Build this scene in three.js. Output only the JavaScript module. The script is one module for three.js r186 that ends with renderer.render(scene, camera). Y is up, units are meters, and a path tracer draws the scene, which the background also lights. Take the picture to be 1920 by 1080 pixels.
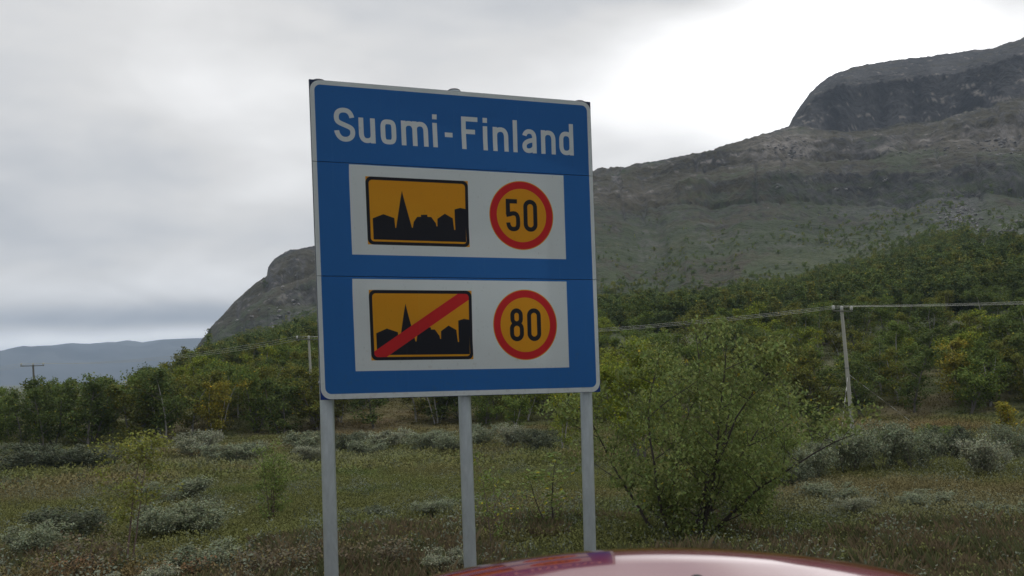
import * as THREE from 'three';
import { ImprovedNoise } from 'three/addons/math/ImprovedNoise.js';
import { mergeGeometries, mergeVertices, toCreasedNormals } from 'three/addons/utils/BufferGeometryUtils.js';
import { RoundedBoxGeometry } from 'three/addons/geometries/RoundedBoxGeometry.js';

// ------------------------------------------------------------------ camera, sky, sun, haze, exposure
const scene = new THREE.Scene();
const EYE = 1.4, F = 1662, PITCH = THREE.MathUtils.degToRad(5), ROLL = THREE.MathUtils.degToRad(-2);
const camera = new THREE.PerspectiveCamera(THREE.MathUtils.radToDeg(2 * Math.atan(540 / F)), 16 / 9, 0.1, 20000);
camera.position.set(0, EYE, 0);
camera.rotation.order = 'YXZ';
camera.rotation.set(PITCH, 0, ROLL);
camera.focus = 9; camera.userData.fStop = 6.5;
scene.add(camera);
camera.updateMatrixWorld(true);

const renderer = new THREE.WebGLRenderer({ antialias: true });
renderer.setSize(1024, 576);
renderer.toneMapping = THREE.LinearToneMapping;
renderer.toneMappingExposure = 1;
renderer.shadowMap.enabled = true;
renderer.shadowMap.type = THREE.PCFSoftShadowMap;

scene.fog = new THREE.FogExp2(new THREE.Color(0.58, 0.76, 1.0), 0.00017);

const { clamp, lerp, smoothstep, degToRad } = THREE.MathUtils;
const PN = new ImprovedNoise();
const noise = (x, y = 0.37, z = 0.71) => PN.noise(x, y, z);
function fbm(x, y, z = 0.5, oct = 4) {
  let s = 0, a = 0.5;
  for (let i = 0; i < oct; i++) { s += a * PN.noise(x, y, z); x = x * 2.03 + 11.3; y = y * 2.03 + 5.7; z = z * 2.03 + 3.1; a *= 0.5; }
  return s;
}
function ridged(x, y, z = 0.5, oct = 4) {
  let s = 0, a = 0.5;
  for (let i = 0; i < oct; i++) { s += a * (1 - 2.2 * Math.abs(PN.noise(x, y, z))); x = x * 2.1 + 4.3; y = y * 2.1 + 9.7; z = z * 2.1 + 1.1; a *= 0.5; }
  return s;
}
function rng(seed) {
  let a = seed >>> 0;
  return () => { a = (a + 0x6d2b79f5) | 0; let t = Math.imul(a ^ (a >>> 15), 1 | a); t = (t + Math.imul(t ^ (t >>> 7), 61 | t)) ^ t; return ((t ^ (t >>> 14)) >>> 0) / 4294967296; };
}
// a direction of the survey photograph (1920 x 1080) in the world
const dirOf = (px, py) => new THREE.Vector3((px - 960) / F, (540 - py) / F, -1).applyQuaternion(camera.quaternion).normalize();
const azOf = (d) => Math.atan2(d.x, -d.z);
const elOf = (d) => d.y / Math.hypot(d.x, d.z);

// overcast sky: one equirectangular picture of cloud, all round
{
  const W = 2048, H = 1024, data = new Float32Array(W * H * 4);
  const blobs = [ // survey px, py, half width (deg), half height (deg), added light
    [1560, 100, 11, 4, 0.3], [1440, 135, 8, 3.2, 0.42], [1400, 150, 11, 5, 0.12], [1720, 75, 6, 2.2, 0.34], [1330, 165, 5, 3.2, 0.22], [1430, 220, 5, 2.6, 0.2], [1180, 260, 4, 3, -0.03], [1130, 310, 4, 1.2, 0.14], [1850, 40, 12, 6, 0.25],
    [500, 210, 9, 5, 0.17], [120, 60, 12, 5, 0.05], [300, 330, 7, 2.2, -0.03], [80, 430, 9, 1.6, -0.06], [420, 420, 6, 1.6, 0.02], [470, 330, 6, 3, 0.07],
    [150, 545, 12, 1.2, 0.16], [440, 515, 6, 1.4, 0.18], [120, 600, 13, 0.9, -0.12], [330, 590, 6, 1, -0.1], [40, 655, 8, 0.8, 0.8], [240, 632, 7, 0.6, 0.7], [1250, -30, 8, 1.8, -0.16], [1180, 160, 14, 6, 0.11], [1650, -30, 12, 1.6, -0.12], [1000, 260, 8, 4, 0.08],
    [860, 20, 8, 3, -0.02], [1000, -10, 9, 1.6, -0.05], [60, 240, 8, 2, -0.03], [300, 170, 8, 1.5, 0.07], [200, 300, 10, 1, -0.03],
  ].map(([x, y, w, h, a]) => { const d = dirOf(x, y); return [azOf(d), Math.atan(elOf(d)), degToRad(w), degToRad(h), a]; });
  for (let r = 0; r < H; r++) {
    const el = ((r + 0.5) / H - 0.5) * Math.PI, sy = Math.sin(el), cy = Math.cos(el);
    for (let c = 0; c < W; c++) {
      const th = ((c + 0.5) / W - 0.5) * 2 * Math.PI, x = Math.cos(th) * cy, z = Math.sin(th) * cy, az = Math.atan2(x, -z);
      let L = 0.6, tint = 0;
      if (sy > -0.03) {
        const k = 1 / (Math.max(sy, 0) + 0.16), wx = x * k, wz = z * k;
        const q = fbm(wx * 0.9 + 3, wz * 0.9, 2.2, 3);
        const n = fbm(wx * 1.7 + q * 1.6, wz * 1.7 + q * 1.2, 0.9, 6), m = fbm(az * 2.2, el * 13, 4.4, 5);
        L = 0.71 + 0.19 * n + 0.1 * m + 0.55 * smoothstep(sy, 0.34, 1);
        for (const [ba, be, bw, bh, a] of blobs) {
          if (Math.abs((az - ba) / bw) > 4 || Math.abs((el - be) / bh) > 4.4) continue;
          const wob = 0.55 * fbm(az * 7 + be * 9, el * 18, 1.7, 5);
          const da = (az - ba) / bw + wob, de = (el - be) / bh + wob * 1.6, e = da * da + de * de;
          if (e < 12) L += a * Math.exp(-e);
        }
        L += 0.05 * fbm(az * 14, el * 40, 7.7, 5);
        tint = clamp((0.7 - L) * 0.4, -0.03, 0.12) + 0.03;
      } else L = 0.3;
      L = Math.max(0.3, L);
      const o = (r * W + c) * 4;
      data[o] = L * (1 - 0.5 * tint); data[o + 1] = L; data[o + 2] = L * (1 + 0.75 * tint); data[o + 3] = 1;
    }
  }
  const sky = new THREE.DataTexture(data, W, H, THREE.RGBAFormat, THREE.FloatType);
  sky.mapping = THREE.EquirectangularReflectionMapping;
  sky.magFilter = sky.minFilter = THREE.LinearFilter;
  sky.needsUpdate = true;
  scene.background = sky; scene.environment = sky;
}
// the veiled sun, behind the cloud over the right-hand ridge
const sun = new THREE.DirectionalLight(new THREE.Color(1, 0.96, 0.9), 0.6);
sun.position.set(60, 75, -62); sun.target.position.set(0, 0, -40);
sun.castShadow = true; sun.shadow.radius = 45; sun.shadow.mapSize.set(2048, 2048);
Object.assign(sun.shadow.camera, { left: -160, right: 160, top: 160, bottom: -160, near: 1, far: 500 });
scene.add(sun, sun.target);

// ------------------------------------------------------------------ helpers
const used = {};
function numbered(n) { const k = used[n] = (used[n] ?? -1) + 1; return k ? n + '_' + String(k).padStart(3, '0') : n; }
function setShadows(o) { o.traverse((m) => { if (m.isMesh) { m.castShadow = true; m.receiveShadow = true; } }); return o; }
function tag(o, label, category, group, kind) { if (label) o.userData.label = label; if (category) o.userData.category = category; if (group) o.userData.group = group; if (kind) o.userData.kind = kind; return o; }
function thing(name, label, category, pos = [0, 0, 0], turn = 0, group) {
  const g = new THREE.Group(); g.name = numbered(name); g.position.set(...pos); g.rotation.y = turn; scene.add(g);
  return tag(g, label, category, group);
}
function part(name, geo, mat, parent) { const m = new THREE.Mesh(geo, mat); m.name = name; parent.add(m); m.castShadow = m.receiveShadow = true; return m; }
const rgb = (r, g, b) => new THREE.Color().setRGB(r, g, b);
const std = (c, rough = 0.9, o = {}) => new THREE.MeshStandardMaterial({ color: c, roughness: rough, ...o });
const leafMat = (c, t = 0.35) => new THREE.MeshPhysicalMaterial({ color: c, roughness: 0.95, transmission: t, thickness: 0, vertexColors: true, side: THREE.DoubleSide, specularIntensity: 0.15 });
function noiseTexture(size, fn, srgb = false) {
  const d = new Uint8Array(size * size * 4);
  for (let y = 0; y < size; y++) for (let x = 0; x < size; x++) { const v = fn(x / size, y / size, x, y), o = (y * size + x) * 4; d[o] = clamp(v[0], 0, 255); d[o + 1] = clamp(v[1], 0, 255); d[o + 2] = clamp(v[2], 0, 255); d[o + 3] = 255; }
  const t = new THREE.DataTexture(d, size, size); t.wrapS = t.wrapT = THREE.RepeatWrapping; t.magFilter = THREE.LinearFilter; t.minFilter = THREE.LinearMipmapLinearFilter; t.generateMipmaps = true; if (srgb) t.colorSpace = THREE.SRGBColorSpace; t.needsUpdate = true; return t;
}
// tileable noise on a torus
function tile(u, v, f, s = 0) { const a = u * 2 * Math.PI, b = v * 2 * Math.PI, r = f / (2 * Math.PI); return PN.noise(Math.cos(a) * r + s, Math.sin(a) * r + Math.cos(b) * r * 1.3, Math.sin(b) * r + s * 1.7); }

// ------------------------------------------------------------------ the lie of the land
const curve = (pts) => { const q = pts.map(([x, y]) => { const d = dirOf(x, y); return [azOf(d), elOf(d)]; }); return (a) => {
  if (a <= q[0][0]) return q[0][1];
  for (let i = 1; i < q.length; i++) if (a <= q[i][0]) { const t = (a - q[i - 1][0]) / (q[i][0] - q[i - 1][0]); return lerp(q[i - 1][1], q[i][1], t); }
  return q[q.length - 1][1]; }; };
const bench = [[3.2, 0], [4.2, -0.15], [6.2, -0.85], [8, -1.0], [14, -1.25], [20, -1.65], [38, -2.75], [56, -3.75], [76, -3.8], [12000, -8]];
function meadowBase(d) {
  if (d <= bench[0][0]) return 0;
  for (let i = 1; i < bench.length; i++) if (d <= bench[i][0]) { const t = (d - bench[i - 1][0]) / (bench[i][0] - bench[i - 1][0]); return lerp(bench[i - 1][1], bench[i][1], t); }
  return -8;
}
function meadow(x, z) {
  const d = z < 0 ? Math.hypot(x * 0.35, z) : Math.max(0, 0.35 * Math.abs(x) - 1), off = smoothstep(d, 4, 9);
  return meadowBase(d) + off * (0.34 * fbm(x * 0.13, z * 0.13, 1.2, 3) + 0.22 * fbm(x * 0.7, z * 0.7, 3.2, 3));
}
const LOW = [[-700, 800], [0, 790], [250, 790]];
const CTRL = [ // distance, skyline of that step in the survey photograph
  [76, null],
  [140, curve([[-700, 800], [0, 768], [100, 750], [200, 744], [300, 724], [370, 702], [590, 664], [1115, 612], [1500, 596], [1700, 578], [1920, 560], [2400, 530]])],
  [235, curve([...LOW, [330, 760], [375, 690], [430, 665], [500, 645], [590, 622], [850, 600], [1115, 574], [1300, 557], [1500, 530], [1650, 500], [1750, 480], [1850, 458], [1920, 446], [2400, 410]])],
  [400, curve([...LOW, [340, 740], [372, 672], [420, 642], [500, 612], [590, 582], [850, 470], [1115, 392], [1300, 385], [1500, 388], [1700, 382], [1920, 372], [2400, 340]])],
  [416, curve([...LOW, [340, 735], [372, 668], [410, 625], [500, 570], [590, 528], [850, 450], [1115, 364], [1300, 340], [1500, 335], [1700, 327], [1920, 310], [2400, 280]])],
  [500, curve([...LOW, [345, 730], [371, 660], [405, 618], [500, 545], [590, 516], [850, 440], [1115, 347], [1300, 318], [1450, 300], [1600, 298], [1750, 282], [1920, 264], [2400, 230]])],
  [514, curve([...LOW, [350, 725], [370, 658], [402, 616], [440, 572], [482, 537], [500, 526], [506, 505], [560, 490], [590, 486], [850, 430], [1115, 337], [1300, 304], [1400, 285], [1450, 268], [1600, 262], [1750, 250], [1920, 224], [2400, 190]])],
  [620, curve([...LOW, [350, 722], [370, 657], [402, 615], [440, 571], [482, 536], [500, 523], [504, 505], [516, 490], [545, 477], [590, 470], [850, 420], [1115, 329], [1260, 299], [1340, 287], [1440, 257], [1480, 246], [1600, 250], [1750, 225], [1920, 192], [2400, 140]])],
  [646, curve([...LOW, [350, 722], [370, 656], [402, 614], [440, 570], [482, 535], [500, 522], [503, 504], [515, 489], [540, 476], [590, 468], [850, 410], [1115, 327], [1260, 297], [1340, 285], [1440, 255], [1480, 240], [1486, 228], [1500, 208], [1530, 180], [1570, 162], [1640, 150], [1700, 146], [1780, 138], [1860, 125], [1920, 110], [2400, 60]])],
  [820, curve([...LOW, [350, 722], [370, 656], [402, 614], [440, 570], [482, 535], [500, 521], [503, 503], [515, 488], [540, 475], [590, 468], [850, 405], [1115, 325], [1200, 311], [1260, 297], [1340, 284], [1440, 254], [1478, 241], [1484, 226], [1500, 200], [1515, 179], [1530, 162], [1550, 146], [1575, 134], [1600, 125], [1640, 118], [1700, 110], [1780, 100], [1860, 90], [1920, 70], [2400, 10]])],
];
const CLIFF = { 4: 1, 6: 0.9, 8: 1 };  // steps that are rock faces
const AZR = azOf(dirOf(1130, 400));
const step = (k, az) => CTRL[k][1](az) + (k > 1 && k < 8 ? [0, 0, 0.008, 0.011, 0.01, 0.009, 0.008, 0.006][k] * (0.25 + 0.75 * smoothstep(az, AZR - 0.02, AZR + 0.08)) * (k > 5 ? 1 - 0.7 * smoothstep(az, AZR + 0.2, AZR + 0.16) : 1) * (fbm(az * 11, k * 3.7, 4.2, 4) * 1.6 - 0.15) : 0);
function hillRaw(az, D) {
  const out = smoothstep(Math.abs(az), 0.75, 1.35);
  if (D >= 820) { const h = EYE + 820 * CTRL[9][1](az); return { h: lerp(h, -8, Math.max(out, smoothstep(D, 820, 1500))) - 0, cliff: 0, k: 9 }; }
  let k = 1; while (k < 9 && D > CTRL[k][0]) k++;
  const D0 = CTRL[k - 1][0], D1 = CTRL[k][0];
  const h1 = EYE + D1 * step(k, az), h0 = k === 1 ? -3.8 : EYE + D0 * step(k - 1, az), t = (D - D0) / (D1 - D0);
  return { h: lerp(lerp(h0, h1, t), -5, out), cliff: CLIFF[k] ?? 0, k, t, slope: (h1 - h0) / (D1 - D0) };
}
function hill(az, D) {
  const wig = 26 * smoothstep(D, 150, 300) * (1 - smoothstep(D, 600, 700));
  const warp = wig * (fbm(az * 9, D * 0.002, 2.1, 4) + 0.35 * ridged(az * 38, D * 0.003, 6.1, 3) * 0.5);
  const r = hillRaw(az, clamp(D + warp, 76, 3000));
  const s = smoothstep(D, 78, 100), grow = clamp(D / 260, 0.25, 2.2);
  const X = Math.sin(az) * D, Z = Math.cos(az) * D;
  r.h += s * grow * (2.2 * fbm(X * 0.02, Z * 0.02, 8.3, 3) * (1 - smoothstep(D, 560, 780)) + 0.9 * fbm(X * 0.09, Z * 0.09, 3.3, 4) + 2.2 * fbm(az * 22, D * 0.075, 7.1, 4) * smoothstep(D, 180, 330) * (1 - smoothstep(D, 610, 660)) + 0.8 * fbm(X * 0.3, Z * 0.3, 1.3, 3) * smoothstep(D, 150, 300) + 0.5 * ridged(X * 0.05, r.h * 0.09, Z * 0.05, 3) * smoothstep(D, 380, 420) * (1 - smoothstep(D, 600, 640))) + (r.cliff && r.slope > 0.8 ? 2.6 * ridged(X * 0.11, r.h * 0.05, Z * 0.02, 4) : 0) * (1 - smoothstep(D, 640, 800));
  r.h -= 2.4 * smoothstep(ridged(az * 34, D * 0.0035, 2.2, 3), 0.6, 0.85) * smoothstep(D, 330, 400) * (1 - smoothstep(D, 560, 640));
  return r;
}
function groundY(x, z) {
  const D = Math.hypot(x, z), az = Math.atan2(x, -z);
  if (D > 78 && Math.abs(az) < 1.35) return hill(az, D).h;
  return meadow(x, z);
}
function hit(px, py, far = 900) {
  const d = dirOf(px, py), under = (t) => EYE + d.y * t <= groundY(d.x * t, d.z * t);
  for (let t = 4, s = 0.3, last = 4; t < far; last = t, t += s, s = Math.max(0.3, t * 0.012)) if (under(t)) { for (let k = 0; k < 7; k++) { const m = (t + last) / 2; if (under(m)) t = m; else last = m; } return new THREE.Vector3(d.x * t, EYE + d.y * t, d.z * t); }
  return null;
}
// a point on the bearing of (px, py) at a given depth, standing on the ground
function stand(px, py, depth) { const d = dirOf(px, py), k = depth / -d.z, x = d.x * k, z = d.z * k; return new THREE.Vector3(x, groundY(x, z), z); }
const at = (px, py, depth) => { const d = dirOf(px, py), k = depth / -d.z; return new THREE.Vector3(d.x * k, EYE + d.y * k, d.z * k); };

// a sheet over (bearing, distance)
function polarSheet(azs, ds, yOf, colorOf, uvScale = 1) {
  const nA = azs.length, nD = ds.length, pos = new Float32Array(nA * nD * 3), col = new Float32Array(nA * nD * 3), uv = new Float32Array(nA * nD * 2), idx = [];
  const c = [0, 0, 0];
  for (let j = 0; j < nD; j++) for (let i = 0; i < nA; i++) {
    const a = azs[i], D = ds[j], x = Math.sin(a) * D, z = -Math.cos(a) * D, o = j * nA + i;
    const r = yOf(a, D, x, z);
    pos[o * 3] = x; pos[o * 3 + 1] = r.h ?? r; pos[o * 3 + 2] = z; uv[o * 2] = x * uvScale; uv[o * 2 + 1] = z * uvScale;
    colorOf(a, D, x, z, r, c); col[o * 3] = c[0]; col[o * 3 + 1] = c[1]; col[o * 3 + 2] = c[2];
  }
  for (let j = 0; j < nD - 1; j++) for (let i = 0; i < nA - 1; i++) { const p = j * nA + i; idx.push(p, p + 1, p + nA, p + 1, p + nA + 1, p + nA); }
  const g = new THREE.BufferGeometry();
  g.setAttribute('position', new THREE.BufferAttribute(pos, 3)); g.setAttribute('color', new THREE.BufferAttribute(col, 3)); g.setAttribute('uv', new THREE.BufferAttribute(uv, 2));
  g.setIndex(idx); g.computeVertexNormals(); return g;
}
const range = (n, f) => Array.from({ length: n }, (_, i) => f(i / (n - 1)));

// heath colours of the meadow, in base colour
const OLIVE = [0.12, 0.128, 0.047], BROWN = [0.14, 0.12, 0.06], RUST = [0.17, 0.108, 0.055], PALE = [0.2, 0.2, 0.12], GREEN = [0.088, 0.126, 0.042];
function mixTo(c, to, t) { c[0] = lerp(c[0], to[0], t); c[1] = lerp(c[1], to[1], t); c[2] = lerp(c[2], to[2], t); }
const rustAt = [hit(740, 792) ?? new THREE.Vector3(-9, -5, -70), stand(1700, 800, 62), stand(300, 1040, 11.5), stand(450, 840, 62)];
function heath(x, z, c) {
  const a = fbm(x * 0.09, z * 0.09, 6.1, 4), b = fbm(x * 0.3, z * 0.3, 2.4, 4), e = fbm(x * 0.05 + 7, z * 0.12, 9.4, 4);
  c[0] = OLIVE[0]; c[1] = OLIVE[1]; c[2] = OLIVE[2];
  mixTo(c, BROWN, smoothstep(a, -0.08, 0.26)); mixTo(c, GREEN, 0.6 * smoothstep(b, 0.05, 0.32)); mixTo(c, PALE, 0.5 * smoothstep(e, 0.12, 0.35));
  if (z > -15 && x < 0) mixTo(c, [0.16, 0.138, 0.075], 0.9 * smoothstep(z, -15, -12) * smoothstep(b + 0.3 * a, -0.25, 0.15));
  rustAt.forEach((p, i) => { const r = [7, 6, 1.6, 4][i], q = ((x - p.x) ** 2 + ((z - p.z) * (i === 2 ? 1 : 0.7)) ** 2) / (r * r); if (q < 6) mixTo(c, RUST, 0.8 * Math.exp(-q) * (0.7 + b)); });
}

// ------------------------------------------------------------------ ground, road, hillside, far mountains
const fineTex = noiseTexture(512, (u, v, x, y) => { const n = 150 + 90 * tile(u, v, 24, 1) + 70 * tile(u, v, 70, 5) + 50 * tile(u, v, 150, 9); return [n, n, n]; });
const groundTex = fineTex.clone(); groundTex.repeat.set(0.5, 0.5); groundTex.needsUpdate = true;
{
  const azs = [...range(60, (t) => lerp(-Math.PI, -0.62, t)), ...range(300, (t) => lerp(-0.615, 0.615, t)), ...range(60, (t) => lerp(0.62, Math.PI, t))];
  const ds = [0, ...range(250, (t) => 1.5 * Math.pow(80 / 1.5, t)), ...range(40, (t) => 82 * Math.pow(12000 / 82, t))];
  const g = polarSheet(azs, ds, (a, D, x, z) => {
    if (D < 78) return meadow(x, z);
    return -4.6 - 3.4 * smoothstep(D, 100, 1500);
  }, (a, D, x, z, r, c) => { heath(x, z, c); const k = 0.75; c[0] *= k; c[1] *= k; c[2] *= k; });
  const ground = part('ground', g, std(rgb(1, 1, 1), 1, { vertexColors: true, bumpMap: groundTex, bumpScale: 0.06 }), scene);
  tag(ground, 'boggy heath meadow sloping down from the road to the birch wood', null, null, 'structure');
}
{
  const asphalt = noiseTexture(512, (u, v) => { const n = 128 + 60 * tile(u, v, 60, 2) + 90 * tile(u, v, 160, 7); return [n, n, n]; });
  asphalt.repeat.set(0.8, 0.8);
  const sh = new THREE.PlaneGeometry(60, 6, 60, 6); sh.rotateX(-Math.PI / 2); sh.translate(0, 0.02, 0.2);
  const road = part('road', sh, std(rgb(0.05, 0.05, 0.052), 0.9, { bumpMap: asphalt, bumpScale: 0.006 }), scene);
  tag(road, 'grey asphalt road under the red car', null, null, 'structure');
}
const ROCK = [0.054, 0.054, 0.057], ROCKPALE = [0.23, 0.21, 0.19], ROCKDARK_SHADE = [0.018, 0.019, 0.022], HEATH = [0.046, 0.041, 0.025], MOSS = [0.036, 0.049, 0.021], SCREE = [0.13, 0.13, 0.14];  // the dark rock tone also paints crevice shade into the fell
const spot = (px, py, w, h) => { const d = dirOf(px, py); return { a: azOf(d), e: elOf(d), w: w / F, h: h / F }; };
const patches = [[spot(1465, 275, 60, 28), ROCKPALE, 0.9], [spot(1700, 270, 120, 14), ROCKPALE, 0.45], [spot(1885, 255, 60, 22), ROCKPALE, 0.6], [spot(1800, 405, 38, 34), SCREE, 0.95], [spot(1890, 455, 55, 45), ROCK, 0.9], [spot(1640, 395, 50, 18), SCREE, 0.4], [spot(1660, 335, 200, 24), ROCKDARK_SHADE, 0.55], [spot(1420, 345, 80, 20), ROCKDARK_SHADE, 0.35],
  [spot(1180, 370, 90, 14), ROCKPALE, 0.35], [spot(560, 575, 60, 14), ROCKPALE, 0.2], [spot(470, 600, 60, 30), ROCKDARK_SHADE, 0.3], [spot(420, 640, 60, 16), MOSS, 0.6]];
{
  const edge = (n, a, b) => range(n, (t) => lerp(a, b, t));
  const azs = [...edge(30, -1.36, -0.62), ...edge(760, -0.61, 0.61), ...edge(40, 0.62, 1.36)];
  const ds = [...edge(60, 76, 140), ...edge(45, 141.5, 235), ...edge(60, 237, 380), ...edge(64, 381, 440), ...edge(22, 443, 480), ...edge(64, 481, 540), ...edge(22, 544, 600), ...edge(70, 602, 680), ...edge(40, 684, 830), ...edge(12, 850, 1600)];
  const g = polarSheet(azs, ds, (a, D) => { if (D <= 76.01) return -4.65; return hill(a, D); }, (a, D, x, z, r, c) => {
    const h = r.h ?? 0, up = r.slope ?? 0.3, n = fbm(x * 0.03, z * 0.03 + h * 0.04, 4.4, 5), n2 = fbm(x * 0.12, h * 0.26, z * 0.05, 4), n3 = fbm(a * 30, h * 0.012, 3.3, 4), n4 = fbm(x * 0.42, h * 0.7, z * 0.2, 3), led = fbm(a * 9, h * 0.22 + 2 * n, 6.6, 3);
    c[0] = HEATH[0]; c[1] = HEATH[1]; c[2] = HEATH[2];
    mixTo(c, MOSS, smoothstep(n + 0.4 * n4 + (D < 330 ? 0.35 : D < 405 ? 0.14 : -0.1), -0.04, 0.2));
    mixTo(c, [0.075, 0.07, 0.042], 0.55 * smoothstep(led + n4 * 0.5, 0.12, 0.35));
    const top = smoothstep(D, 612, 640);
    const rock = clamp(smoothstep(up + 0.9 * n2 + 0.6 * n + 0.5 * n4, 0.7, 1.1) * (r.cliff ? 1 : 0.5) + top * smoothstep(n2 + n + 0.4 * n4, -0.45, 0.0) + 0.8 * smoothstep(n2 + led * 0.7 + n3 * 0.3, 0.2, 0.36) * smoothstep(D, 220, 400), 0, 1);
    mixTo(c, ROCK, rock); mixTo(c, ROCKDARK_SHADE, 0.55 * top * smoothstep(n3 + n2, -0.4, 0.1));
    if (rock > 0.05) { mixTo(c, ROCKDARK_SHADE, 0.85 * smoothstep(n3 - n2 * 0.6 + n4 * 0.5, -0.02, 0.26) * rock); mixTo(c, ROCKPALE, 0.75 * smoothstep(n2 + 0.3 * n + 0.6 * n4 - top * 0.12, 0.17, 0.36) * rock); }  // dark streaks: crack shade painted into the rock colour; then pale rock
    mixTo(c, ROCKDARK_SHADE, 0.75 * smoothstep(-n4 - led * 0.7, 0.1, 0.3) * smoothstep(D, 200, 380));  // crevices darkened in the vertex colour, as painted shade
    mixTo(c, ROCK, 0.85 * smoothstep(D, 335, 402) * (D < 402 ? 1 : 0) * smoothstep(n2 + 0.6 * n + 0.6 * n4, -0.12, 0.2));
    mixTo(c, [0.05, 0.062, 0.032], D > 398 && D < 520 ? 0.8 * (1 - smoothstep(D, 470, 520)) * smoothstep(led + n + 0.5 * n4, 0.08, 0.3) : 0);
    const gul = smoothstep(ridged(a * 34 + 0.15 * n, D * 0.0035, 2.2, 3), 0.62, 0.8) * smoothstep(D, 330, 390) * (1 - smoothstep(D, 600, 640)); mixTo(c, SCREE, 0.6 * gul * clamp(0.6 + n4 * 2, 0, 1));
    const e = ((r.h ?? 0) - EYE) / D;
    for (const [p, to, s] of patches) { const q = ((a - p.a) / p.w) ** 2 + ((e - p.e) / p.h) ** 2; if (q < 5) mixTo(c, to, s * Math.exp(-q) * clamp(0.7 + n2 * 1.6 + n4 * 1.2, 0, 1)); }
    if (D < 340) mixTo(c, [0.062, 0.082, 0.034], 0.75 * (1 - smoothstep(D, 230, 340)) * clamp(0.7 + n * 1.5 + n4 * 1.5, 0, 1));
    if (D > 200 && D < 420) { const k = smoothstep(D, 200, 240) * (1 - smoothstep(D, 390, 420)); mixTo(c, [0.032, 0.044, 0.022], k * 0.8 * smoothstep(n4 + n2, 0.02, 0.26)); mixTo(c, [0.1, 0.098, 0.088], k * 0.5 * smoothstep(n2 - n4 + n, 0.28, 0.5)); }
    if (D < 150) { const h = [0, 0, 0]; heath(x, z, h); mixTo(c, h, 1 - smoothstep(D, 80, 150)); }
  }, 1);
  const rockTex = noiseTexture(512, (u, v) => { const n = 140 + 110 * tile(u, v, 14, 3) + 60 * tile(u, v, 40, 8) + 40 * tile(u, v, 110, 2); return [n, n, n]; });
  rockTex.repeat.set(0.03, 0.03);
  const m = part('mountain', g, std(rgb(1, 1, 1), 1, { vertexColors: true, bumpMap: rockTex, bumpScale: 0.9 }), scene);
  tag(m, 'grey terraced rocky fell rising behind the sign with a domed cliff at right', null, null, 'structure');
}
{
  const top = curve([[-900, 690], [-300, 680], [0, 661], [40, 654], [75, 649], [100, 650], [125, 646], [170, 648], [200, 643], [240, 641], [265, 643], [300, 637], [340, 635], [370, 634], [600, 625], [1000, 600], [1400, 590], [2400, 570]]);
  const azs = range(260, (t) => lerp(-0.9, 0.75, t)), ds = range(36, (t) => lerp(4200, 6800, t));
  const g = polarSheet(azs, ds, (a, D, x, z) => {
    const t = (D - 4200) / 1800, full = top(a), h = EYE + 6000 * full + 45;
    const p = D < 6000 ? Math.pow(t, 0.85) : 1 - 0.6 * ((D - 6000) / 800);
    return lerp(-45, h - 45, clamp(p, 0, 1)) + 150 * ridged(x * 0.002, z * 0.0014, 5.5, 5) * Math.sin(Math.PI * clamp(t, 0, 1)) * 0.7;
  }, (a, D, x, z, r, c) => { const n = fbm(x * 0.002, z * 0.002, 1, 4); const k = 0.078 + 0.09 * n + 0.04 * fbm(x * 0.006, z * 0.006, 3, 3); c[0] = Math.max(0.02, k); c[1] = Math.max(0.022, k * 1.04); c[2] = Math.max(0.022, k); }, 1);
  const m = part('distant_mountain', g, std(rgb(1, 1, 1), 1, { vertexColors: true }), scene);
  tag(m, 'low blue mountain range on the horizon at far left', null, null, 'structure');
}

// ------------------------------------------------------------------ foliage makers
class Leaves {
  constructor() { this.p = []; this.c = []; this.i = []; }
  add(x, y, z, size, R, tone, narrow = 0.6) {
    // one leaf: a rhombus of four corners, turned at random and lying more flat than upright
    const t = R() * 6.283, e = (R() - 0.5) * 2.2, ct = Math.cos(t), st = Math.sin(t), ce = Math.cos(e), se = Math.sin(e), s = R() * 6.283, cs = Math.cos(s) * 0.8, w = size * narrow;
    const ax = ct * ce, ay = se, az = st * ce, bx = -st, by = cs, bz = ct, n = this.p.length / 3;
    this.p.push(x - ax * size * 0.5, y - ay * size * 0.5, z - az * size * 0.5, x + bx * w * 0.5, y + by * w * 0.5, z + bz * w * 0.5, x + ax * size * 0.5, y + ay * size * 0.5, z + az * size * 0.5, x - bx * w * 0.5, y - by * w * 0.5, z - bz * w * 0.5);
    for (let k = 0; k < 4; k++) this.c.push(tone[0], tone[1], tone[2]);
    this.i.push(n, n + 1, n + 2, n, n + 2, n + 3);
  }
  geo() { const g = new THREE.BufferGeometry(); g.setAttribute('position', new THREE.Float32BufferAttribute(this.p, 3)); g.setAttribute('color', new THREE.Float32BufferAttribute(this.c, 3)); g.setIndex(this.i); g.computeVertexNormals(); return g; }
}
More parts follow.
